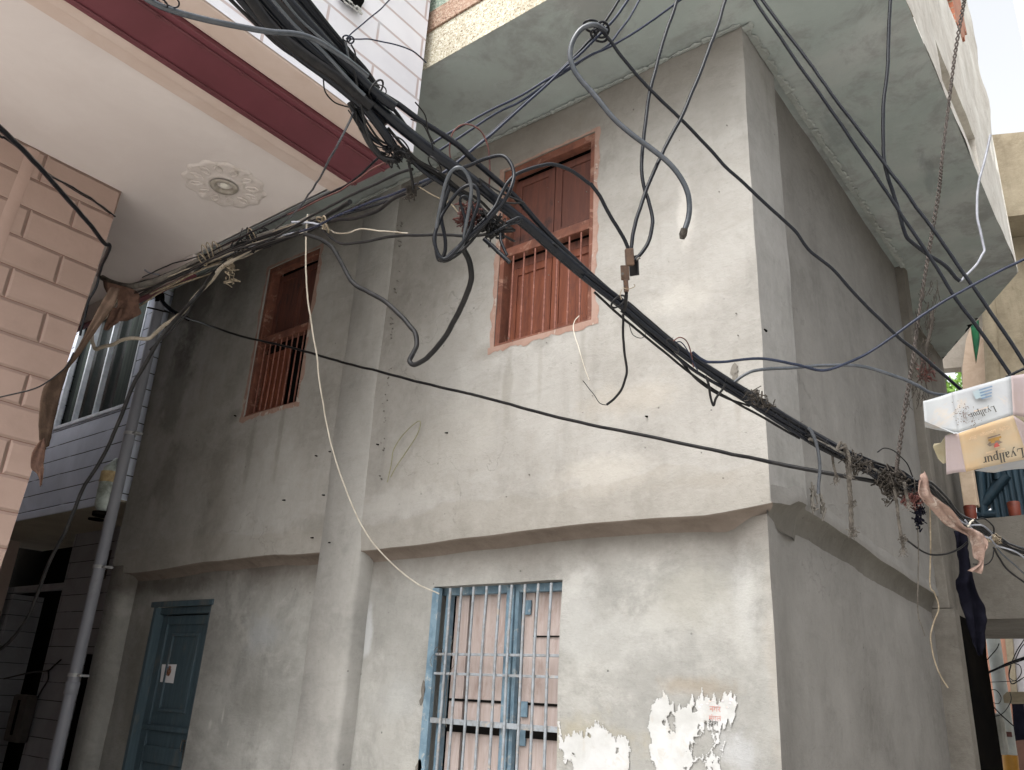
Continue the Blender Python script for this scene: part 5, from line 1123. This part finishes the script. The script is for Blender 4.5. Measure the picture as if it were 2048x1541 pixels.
# twisted wire rope
rp = empty('wire_rope', at(1850, 550, 3.8), 'dusty twisted wire rope hanging from the sky down to the cable knot', 'rope')
RP = line3([(1934, -20), (1927, 10), (1911, 102), (1898, 204), (1884, 318), (1878, 380), (1864, 467), (1851, 545), (1838, 630), (1825, 726), (1811, 810), (1797, 909), (1792, 950)], [4.3, 3.55])
ctr = spline([at(*p) for p in RP], 14)
ctr = [c for i in range(len(ctr)-1) for c in (ctr[i], ctr[i].lerp(ctr[i+1], .5))]
for s2 in (0, 1):
    pts = []
    for i, c in enumerate(ctr):
        a = i*.95+s2*math.pi; q = .0060+.0012*math.sin(i*.05); pts.append(c+RT*math.cos(a)*q+_f*math.sin(a)*q+UP*0)
    MB().tube(pts, .0042, 6).build('strand', M['rope2'], rp)
mb = MB(); random.seed(8)
for k in range(120):
    t = random.random(); x = 1838+random.uniform(-14, 26); y = 560+t*240; d = 3.75+random.uniform(-.04, .05)
    a = random.uniform(1.2, 1.9); L_ = random.uniform(6, 30); x0_ = x-(y-680)*.12
    mb.tube(spline([at(x0_, y, d), at(x0_+L_*.3*math.cos(a)+random.uniform(-5, 5), y+L_*.5, d), at(x0_+L_*math.cos(a), y+L_, d)], 3), random.uniform(.0008, .0022), 4)
mb.build('dusty_fray', M['dust'], rp)
cable('strand', M['dust'], 10, [(1864, 620), (1862, 660), (1852, 700), (1856, 740)], [3.9, 3.85], parent=rp, flat=.5, taper=(1, .6))
t = clump(1852, 742, 3.9, 18, 60, M['redw'], None, 12, .8, 1.2, name='red_debris'); tag(t, 'dusty red debris snagged by the rope above the carton', 'debris')
# braided hanging rope ends
def braid(pts, d, wpx, label, seed):
    random.seed(seed); P = spline([at(*p) for p in line3(pts, d)], 14); o = empty('rope', P[0], label, 'rope', 'rope ends hanging from the cable bundle')
    r = wpx*.8/2*3.5/F_PX
    for s2 in range(3):
        MB().tube([c+(RT*math.cos(i*.55+s2*2.094)+_f*math.sin(i*.55+s2*2.094))*r*.45 for i, c in enumerate(P)], r*.5, 6).build('strand', M['rope'], o)
    mb = MB(); e = P[-1]
    for k in range(14): mb.tube(spline([e+Vector((random.gauss(0, .004), random.gauss(0, .004), 0)), e+Vector((random.gauss(0, .008), 0, -.02)), e+Vector((random.gauss(0, .012), 0, -.02-random.random()*.03))], 3), .0012, 4)
    mb.build('frayed_end', M['rope'], o)
    return o
braid([(1688, 888), (1692, 905), (1697, 950), (1701, 1000), (1703, 1060)], [3.48, 3.48], 13, 'longest braided rope end hanging from the bundle, left of the cloth', 1)
braid([(1682, 884), (1674, 900), (1690, 895), (1698, 915), (1700, 940)], [3.46, 3.46], 10, 'short braided rope end doubled over the bundle', 2)
braid([(1665, 912), (1667, 930), (1672, 950)], [3.5, 3.5], 7, 'shortest rope end, leftmost under the bundle', 3)
braid([(1788, 975), (1794, 1010), (1797, 1040), (1803, 1075), (1806, 1092)], [3.5, 3.5], 9, 'thin braided rope end with a knot, under the dusty cable knot', 4)
braid([(1808, 965), (1812, 985), (1815, 1000)], [3.45, 3.45], 9, 'stubby rope end wrapped at the dusty cable knot', 5)
def knot(x, y, d, r, label=None, seed=1, parent=None): 
    o = clump(x, y, d, r, 26, M['rope'], parent, seed, .8, 1.0, name='rope_knot')
    if label: tag(o, label, 'knot', 'knots of rope')
    return o
knot(1704, 1008, 3.47, 9, 'rope knot halfway down the longest rope end', 1); knot(1706, 1062, 3.47, 10, 'rope knot at the foot of the longest rope end', 2); knot(1804, 1078, 3.49, 10, 'rope knot at the foot of the thin rope end', 3)
t = clump(1775, 985, 3.52, 16, 40, M['dust'], None, 14, .5, 1.6, name='frayed_strands'); tag(t, 'grey frayed strands hanging left of the thin rope end', 'frayed strands')
t = clump(1838, 1030, 3.5, 16, 70, M['darkcloth'], None, 15, .45, 1.9, name='black_rag'); tag(t, 'narrow black rag hanging below the pink cloth fold', 'rag')
for x, y in ((1622, 1000), (1640, 1012)):
    p = on(x, y, 'X', XR-.02)
    mb = MB()
    for k in range(22): mb.tube([p+Vector((random.uniform(0, .03), random.gauss(0, .02), random.gauss(0, .04))), p+Vector((.01, random.gauss(0, .02), random.gauss(0, .04)))], random.uniform(.003, .007), 5)
    mb.build('mortar_lump', M['rear'], house)
cable('cut_cable', M['greycab'], 8, [(1617, 856), (1622, 862), (1632, 887), (1638, 920), (1639, 945), (1637, 970), (1636, 988)], [3.4, 3.4], 'short grey cable end hanging over the bundle right of the corner', k=8)
cable('thin_wire', M['rope'], 2.6, [(1829, 957), (1834, 1013), (1836, 1060), (1837, 1104), (1835, 1172), (1835, 1229), (1842, 1250), (1850, 1274)], [3.5, 3.6], 'straight thin grey wire hanging below the pink cloth', 'wire', k=5)
cable('string', M['twine'], 3.4, [(1861, 1000), (1861, 1116), (1861, 1172), (1869, 1186), (1877, 1215), (1866, 1248), (1861, 1275), (1866, 1309), (1877, 1345), (1895, 1376)], [3.6, 3.7], 'pale wavy string hanging lowest on the right lane wall', 'string', k=6)
cable('loop_cable', M['cable2'], 5, [(1807, 1077), (1829, 1093), (1850, 1106), (1870, 1111), (1898, 1108), (1920, 1096), (1934, 1084)], [3.5, 3.7], 'thin dark cable sagging from the knotted rope to the black cloth', k=6)
cable('arc_wire', M['cable2'], 3, [(1755, 905), (1768, 896), (1785, 900), (1800, 912), (1815, 930), (1826, 955)], [3.5, 3.5], 'thin dark wire arched over the dusty cable knot', 'wire', k=6)
# ---- right continuation of the bundle
rb = empty('right_cable_run', at(1960, 1060, 3.9), 'black cables leaving the knot to the lower right beside the pink cloth', 'cable bundle')
for k in range(7):
    cable('cable', random.choice([M['black'], M['cable2']]), random.uniform(5, 8), off([(1835, 965), (1855, 968), (1887, 1000), (1913, 1030), (1938, 1045), (1970, 1062), (1992, 1078), (2022, 1092), (2080, 1110)], random.uniform(-2, 6), random.uniform(-6, 14), 3), [3.55, 3.9, 4.2], parent=rb)
for pts, wd, mt in (([(1905, 1030), (1935, 1050), (1965, 1052), (1985, 1070), (1975, 1078)], 4, 'silver'), ([(1930, 1040), (1955, 1068), (1980, 1078), (1995, 1092), (2030, 1103), (2060, 1125)], 4, 'silver'), ([(1986, 1096), (2000, 1120), (2020, 1145), (2070, 1180)], 5, 'cable2'), ([(1992, 1094), (2014, 1118), (2050, 1150)], 4, 'greycab'), ([(1936, 1052), (1942, 1044), (1949, 1040)], 5, 'whitew'), ([(1990, 1072), (1996, 1082), (1990, 1102)], 4, 'twine'), ([(1946, 1128), (1970, 1130), (1984, 1118), (1988, 1100)], 3, 'cable2'), ([(1950, 1040), (1970, 1038), (1986, 1052), (1988, 1066)], 4, 'cable2')):
    cable('cable', M[mt], wd, pts, [3.75, 3.85], parent=rb, k=6)
clump(1990, 1078, 3.8, 14, 40, M['twine'], rb, 17, 1, .8)
# ---- cloths
def sheet(name, mat, rows, label, cat, fold=.01, thick=.0015, parent=None, sub=5):
    """rows: list of ((x,y,d),(x,y,d)) left/right edges down the strip"""
    A = spline([at(*r[0]) for r in rows], sub); B = spline([at(*r[1]) for r in rows], sub); K = 10; vs = []
    for i in range(len(A)):
        for j in range(K+1):
            t = j/K; p = A[i].lerp(B[i], t); p = p - _f*(fold*math.sin(t*9+i*.25)+fold*.7*noise.noise(p*30)); vs.append(p)
    m = K+1; mb = MB(); mb.add(vs, [(i*m+j, i*m+j+1, (i+1)*m+j+1, (i+1)*m+j) for i in range(len(A)-1) for j in range(K)], True)
    o = mb.build(name, mat, parent, label, cat); md = o.modifiers.new('thickness', 'SOLIDIFY'); md.thickness = thick; return o
sheet('pink_cloth', M['pinkcloth'], [((1838, 962, 3.46), (1846, 942, 3.5)), ((1834, 985, 3.44), (1856, 955, 3.48)), ((1842, 1000, 3.44), (1863, 985, 3.48)), ((1862, 1018, 3.5), (1880, 1002, 3.5)), ((1890, 1048, 3.6), (1902, 1020, 3.58)), ((1912, 1060, 3.65), (1926, 1052, 3.65)), ((1936, 1076, 3.68), (1950, 1060, 3.7)), ((1944, 1112, 3.7), (1972, 1074, 3.72)), ((1958, 1122, 3.7), (1976, 1090, 3.72)), ((1960, 1130, 3.7), (1966, 1108, 3.72)), ((1936, 1142, 3.7), (1962, 1148, 3.7))],
      'dusty pink cloth strip draped along the cables at the right', 'cloth', .012)
sheet('black_cloth', M['darkcloth'], [((1908, 1062, 4.2), (1932, 1060, 4.2)), ((1910, 1100, 4.2), (1938, 1095, 4.2)), ((1916, 1150, 4.2), (1946, 1140, 4.2)), ((1912, 1165, 4.2), (1952, 1180, 4.2)), ((1926, 1210, 4.2), (1966, 1215, 4.2)), ((1938, 1260, 4.2), (1970, 1250, 4.2)), ((1944, 1290, 4.2), (1971, 1285, 4.2)), ((1956, 1312, 4.2), (1966, 1308, 4.2))],
      'long black cloth hanging against the grey bridge', 'cloth', .02)
sheet('brown_strip', M['tarp'], [((222, 575, 5.3), (240, 578, 5.3)), ((196, 620, 5.2), (228, 610, 5.2)), ((165, 680, 5.1), (186, 668, 5.15)), ((120, 745, 5.05), (158, 712, 5.15)), ((85, 775, 5.0), (140, 738, 5.15)), ((78, 830, 5.0), (122, 790, 5.15)), ((80, 880, 5.0), (106, 850, 5.1)), ((88, 902, 5.0), (96, 892, 5.05))],
      'long brown cloth strip hanging along the pink pier edge', 'cloth', .012)
sheet('brown_rag', M['rag'], [((80, 882, 4.95), (90, 876, 4.95)), ((66, 905, 4.95), (90, 900, 4.95)), ((62, 935, 4.95), (86, 930, 4.95)), ((74, 950, 4.95), (88, 942, 4.95)), ((80, 975, 4.95), (84, 968, 4.95))],
      'small torn brown rag dangling low on the pink pier edge', 'rag', .008)
sheet('rust_rag', M['rag'], [((206, 562, 6.2), (270, 580, 6.2)), ((214, 585, 6.2), (278, 590, 6.2)), ((236, 600, 6.15), (276, 612, 6.2)), ((228, 630, 6.15), (282, 628, 6.2)), ((232, 645, 6.15), (262, 640, 6.2))],
      'rust-coloured rag wrapped where the conduit meets the pink pier', 'rag', .014)
sheet('rust_rag', M['rag'], [((224, 615, 6.15), (246, 618, 6.15)), ((216, 638, 6.15), (240, 640, 6.15)), ((208, 658, 6.15), (226, 652, 6.15)), ((212, 662, 6.15), (218, 660, 6.15))], 'lower torn tail of rust-coloured rag over the window head', 'rag', .01)
# ---- black cables on the pink pier
cable('pier_cable', M['black'], 11, [(-30, 228), (0, 257), (42, 296), (83, 340), (145, 410), (180, 450), (208, 486), (218, 490), (215, 505), (203, 530), (196, 552)], [3.2, 5.25], 'thick black cable crossing the pink pier down to its edge', k=9)
cable('pier_cable', M['black'], 6, [(-30, 236), (0, 272), (12, 278), (60, 312), (93, 348), (145, 375), (187, 401), (230, 433)], [3.2, 5.25], 'thinner black cable branching right across the pink pier', k=7)
cable('pier_wire', M['cable2'], 4, [(92, 345), (150, 382), (190, 405), (220, 428)], [4.6, 5.3], 'fine black wire under the branching pier cable', 'wire', k=6)
cable('pier_wire', M['black'], 6, [(200, 540), (192, 575), (176, 604), (168, 640), (160, 672)], [5.3, 5.3], 'black wire following the pink pier edge above the brown strip', 'wire', k=6)
cable('pier_wire', M['cable2'], 4, [(-20, 798), (20, 790), (60, 781), (91, 766), (131, 735), (147, 706)], [4.9, 5.0], 'thin dark wire curving across the pink pier into the brown strip', 'wire', k=6)
# ---- fine wires at the top centre
cable('top_wire', M['navy'], 3.5, [(790, -12), (760, 20), (733, 43), (712, 60), (694, 76)], [2.95, 2.9], 'thin dark wire rising right from the small knot before the white wall', 'wire', k=6)
cable('top_wire', M['navy'], 3.5, [(694, 78), (720, 79), (745, 80), (794, 90), (823, 101), (838, 112), (852, 126)], [2.9, 3.0], 'thin dark wire arching right across the white wall', 'wire', k=6)
cable('tie_wire', M['greycab'], 6, [(690, 84), (698, 121), (707, 148), (712, 176), (710, 211), (694, 252), (666, 306), (632, 368), (588, 427), (550, 459)], [2.85, 3.0, 4.8], 'grey wire curving from the small knot down past the maroon beam', 'wire', k=7)
cable('tie_wire', M['cable2'], 4, [(702, 88), (710, 105), (709, 125), (704, 140)], [2.88, 2.9], 'short black wire from the small knot into the bundle', 'wire', k=6)
for (x, y, r1, r2) in ((693, 77, 8, 5), (701, 80, 7, 6)): ring('wire_knot', M['navy'], x, y, r1, r2, .3, 2.88, 4, turns=1.6, label='tiny dark knot of wire before the white wall, %s half' % ('left' if x < 700 else 'right'), cat='wire knot')
for pts in ([(646, 158), (650, 185), (668, 205), (690, 213), (712, 217)], [(712, 222), (715, 245), (725, 265), (740, 276)], [(830, 205), (850, 232), (856, 262), (870, 288)], [(820, 240), (845, 250), (862, 280), (868, 300)]):
    cable('stray_wire', M['cable2'], 3.5, pts, [2.9, 3.0], parent=cb, k=6)
cable('stray_wire', M['cable2'], 7, [(812, 300), (818, 330), (824, 360), (828, 388)], [3.02, 3.1], parent=cb, k=7)
for pts in ([(960, 356), (964, 372), (955, 368)], [(960, 357), (1000, 383), (1048, 405)], [(1010, 404), (1030, 406), (1047, 404)]): cable('stray_wire', M['cable2'], 5, pts, [3.05, 3.05], parent=cb, k=6)

# ================================================================== FOLDED-OUT CARTON hung at the right
ct = empty('carton', at(1950, 850, 3.3), 'flattened white carton with orange-brown lower half hung upside down on the cables', 'carton')
def tint(name, a, b, sc_=3): return paint(name, a, b, sc_, .6, .1, .3, wear=col(180, 150, 110), wearamt=.25, wearscale=6)
CW = tint('carton_white', col(146, 149, 151), col(134, 135, 139)); CO = tint('carton_orange', col(168, 142, 110), col(158, 146, 126)); CP = tint('carton_pink', col(150, 138, 140), col(144, 130, 127)); CY = tint('carton_cream', col(164, 157, 136), col(150, 138, 108))
def card(name, mat, pts, bend=0):
    # pts: survey (x,y,depth) quad/polygon -> curved thin card
    P = [at(*p) for p in pts]
    if len(P) == 4:
        vs = []; N = 10
        nrm = (P[1]-P[0]).cross(P[3]-P[0]).normalized()
        for i in range(N+1):
            for j in range(N+1):
                u1, v1 = i/N, j/N; p = P[0]*(1-u1)*(1-v1)+P[1]*u1*(1-v1)+P[2]*u1*v1+P[3]*(1-u1)*v1
                p = p+nrm*(bend*math.sin(u1*math.pi)+.0015*noise.noise(p*25)); vs.append(p)
        mb = MB(); m = N+1; mb.add(vs, [(i*m+j, (i+1)*m+j, (i+1)*m+j+1, i*m+j+1) for i in range(N) for j in range(N)], True)
    else:
        mb = MB(); mb.add(P, [list(range(len(P)))])
    o = mb.build(name, mat, ct); md = o.modifiers.new('thickness', 'SOLIDIFY'); md.thickness = .0012; md.offset = 0; return o
A0, A1, A2, A3 = (1905, 785, 3.27), (2022, 752, 3.25), (2026, 830, 3.215), (1917, 866, 3.23)
card('upper_panel', CW, [A0, A1, A2, A3], .004)
card('upper_left_flap', CW, [(1846, 803, 3.29), A0, A3, (1850, 852, 3.265)], .010)
card('curled_lip', CW, [(1849, 842, 3.25), (1872, 852, 3.235), (1905, 866, 3.22), (1917, 868, 3.225), (1898, 864, 3.255), (1850, 855, 3.275)])
card('upper_right_flap', CP, [A1, (2070, 745, 3.3), (2080, 840, 3.26), A2], .004)
B0, B1, B2, B3 = (1917, 867, 3.23), (2026, 831, 3.215), (2056, 918, 3.235), (1932, 944, 3.255)
card('lower_panel', CO, [B0, B1, B2, B3], .004)
card('lower_left_flap', CP, [(1890, 872, 3.25), B0, B3, (1893, 950, 3.285)], .006)
card('cream_tab', CY, [(1898, 868, 3.32), (1905, 868, 3.32), (1896, 925, 3.36), (1886, 928, 3.36), (1876, 918, 3.36), (1866, 894, 3.35), (1868, 888, 3.35), (1882, 886, 3.34), (1890, 874, 3.33)])
card('lower_right_flap', CP, [B1, (2090, 870, 3.24), (2100, 925, 3.3), B2], .004)
card('bottom_lip', CW, [(1950, 942, 3.345), (2056, 919, 3.31), (2060, 938, 3.4), (1990, 946, 3.4)], .006)
# printing: the panels hang upside down, so the words read upside down
def on_panel(Q, u1, v1): 
    P = [at(*p) for p in Q]; return P[0]*(1-u1)*(1-v1)+P[1]*u1*(1-v1)+P[2]*u1*v1+P[3]*(1-u1)*v1
def panel_frame(Q, u1, v1):
    e = .02; o = on_panel(Q, u1, v1); ux = (on_panel(Q, u1+e, v1)-on_panel(Q, u1-e, v1)).normalized(); vy = (on_panel(Q, u1, v1+e)-on_panel(Q, u1, v1-e)); n_ = ux.cross(vy).normalized()
    if n_.dot(CAM-o) < 0: n_ = -n_
    X = -ux; Y = n_.cross(X); return o, X, Y, n_
def ptext(Q, u1, v1, body, size, mat, off_=0, sx=1, lift=.010):
    o, X, Y, n_ = panel_frame(Q, u1, v1); m = Matrix((X, Y, n_)).transposed().to_4x4(); return text(body, o+n_*lift, size, mat, ct, rot=m, off=off_, sx=sx, name='lettering')
QA = [A0, A1, A2, A3]; QB = [B0, B1, B2, B3]
M['brownink'] = paint('brown_ink', col(70, 52, 44), col(84, 64, 54), 30, .7); M['faintink'] = paint('faint_brown_ink', col(172, 146, 118), col(182, 156, 128), 30, .7)
# serif lettering of the shop word, drawn as strokes
def serif_word(Q, u1, v1, h, mat, lift=.012, name='lettering'):
    o, X, Y, n_ = panel_frame(Q, u1, v1); o = o+n_*lift
    G = {'L': ([[(0, 0, .15), (0, 1.0, .15)], [(-.14, 1, .06), (.14, 1, .06)], [(-.14, .0, .07), (.46, .0, .09)], [(.46, .0, .06), (.5, .26, .05)]], .72),
         'y': ([[(0, .62, .15), (.2, .05, .13)], [(.42, .62, .06), (.08, -.3, .07)], [(.08, -.3, .09), (-.06, -.26, .09)], [(-.1, .64, .05), (.12, .64, .05)], [(.3, .64, .05), (.52, .64, .05)]], .58),
         'a': ([[(.06, .56, .09), (.22, .64, .08), (.34, .5, .13), (.34, .08, .14), (.44, .02, .07)], [(.34, .36, .06), (.1, .26, .1), (.04, .12, .12), (.12, .02, .09), (.34, .1, .06)]], .56),
         'l': ([[(.08, 0, .14), (.08, 1.05, .14)], [(-.04, .02, .05), (.2, .02, .05)], [(-.04, 1.04, .05), (.08, 1.04, .05)]], .30),
         'p': ([[(.08, -.34, .14), (.08, .62, .14)], [(.12, .5, .06), (.3, .62, .08), (.44, .48, .12), (.46, .24, .14), (.38, .06, .1), (.26, .0, .07), (.12, .1, .06)], [(-.06, -.34, .05), (.24, -.34, .05)], [(-.04, .6, .05), (.08, .62, .05)]], .62),
         'u': ([[(.08, .62, .14), (.08, .16, .14), (.2, .0, .09), (.38, .12, .07)], [(.42, .62, .14), (.42, .04, .14)], [(-.04, .61, .05), (.1, .61, .05)], [(.3, .61, .05), (.44, .61, .05)], [(.42, .02, .05), (.54, .02, .05)]], .62),
         'r': ([[(.08, .62, .14), (.08, 0, .14)], [(.1, .44, .06), (.2, .58, .08), (.34, .58, .12)], [(-.04, .02, .05), (.22, .02, .05)], [(-.04, .61, .05), (.08, .61, .05)]], .42)}
    word = 'Lyallpur'; tot = sum(G[c][1] for c in word); x = -tot/2; mb = MB(); zz = 0
    for c in word:
        for st in G[c][0]:
            for (a, b) in zip(st, st[1:]):
                p = Vector((x+a[0], a[1]-.4)); q = Vector((x+b[0], b[1]-.4)); d = (q-p)
                if d.length < 1e-6: continue
                nn_ = Vector((-d.y, d.x)).normalized(); zz += 1
                quad = [p+nn_*a[2]/2, p-nn_*a[2]/2, q-nn_*b[2]/2, q+nn_*b[2]/2]
                mb.prism([o+(X*v.x+Y*v.y)*h+n_*(zz*.000008) for v in quad], -n_*.0006)
        x += G[c][1]
    return mb.build(name, mat, ct)
serif_word(QB, .60, .80, .0375, M['ink'])
serif_word(QA, .44, .70, .0235, M['ink'])
ptext(QB, .52, .62, 'MULTI-CUISINE', .011, M['faintink']); ptext(QB, .52, .69, 'RESTAURANT', .009, M['faintink'])
ptext(QB, .50, .16, 'Cafe  Lounge  Bar', .022, M['faintink']); ptext(QA, .42, .60, 'MULTI-CUISINE', .008, M['faintink'])
def pquad(Q, u1, v1, w_, h, mat, name, rotz=0, lift=.011, pts=None):
    o, X, Y, n_ = panel_frame(Q, u1, v1); o = o+n_*lift
    if pts is None: pts = [(-w_/2, -h/2), (w_/2, -h/2), (w_/2, h/2), (-w_/2, h/2)]
    return MB().prism([o+X*a+Y*b for a, b in pts], n_*.0004).build(name, mat, ct)
inkb = paint('pale_blue_ink', col(80, 98, 118), col(96, 112, 130), 20, .7)
for i in range(4): pquad(QA, .54, .14+i*.075, .052-.004*i, .006, inkb, 'emblem_bar')
pquad(QA, .42, .23, .04, .034, paint('washed_blue_ink', col(122, 136, 142), col(132, 140, 144), 20, .7), 'emblem_ground', lift=.0105)
yl = paint('gold_ink', col(140, 108, 56), col(124, 94, 48), 20, .7); dk_ = paint('grey_ink', col(110, 96, 86), col(90, 80, 72), 20, .7); rd = paint('red_ink', col(150, 72, 66), col(136, 64, 58), 20, .7)
pquad(QB, .56, .30, .05, .005, dk_, 'emblem_bar'); pquad(QB, .56, .36, .05, .008, yl, 'emblem_bar'); pquad(QB, .555, .41, .034, .012, yl, 'emblem_bar'); 
pquad(QB, .545, .46, 0, 0, dk_, 'emblem_shape', pts=[(-.03, .004), (-.01, .008), (.0, .002), (.022, .008), (.03, -.002), (.018, -.01), (-.012, -.008)]); pquad(QB, .56, .51, 0, 0, rd, 'emblem_shape', lift=.0113, pts=[(-.012, .008), (.012, .008), (.006, -.006), (-.004, -.010)])
mb = MB(); random.seed(4)   # brown smudge of dirt on the white panel
o, X, Y, n_ = panel_frame(QA, .16, .66)
for k in range(150):
    a = random.gauss(0, .018); b = random.gauss(0, .022); s2 = random.uniform(.0004, .0018)
    mb.prism([o+n_*.0108+X*(a+s2*math.cos(t2))+Y*(b+s2*1.6*math.sin(t2)) for t2 in (0, 1.2, 2.6, 3.9, 5.1)], n_*.0003)
mb.build('dirt_speck', M['brownink'], ct)
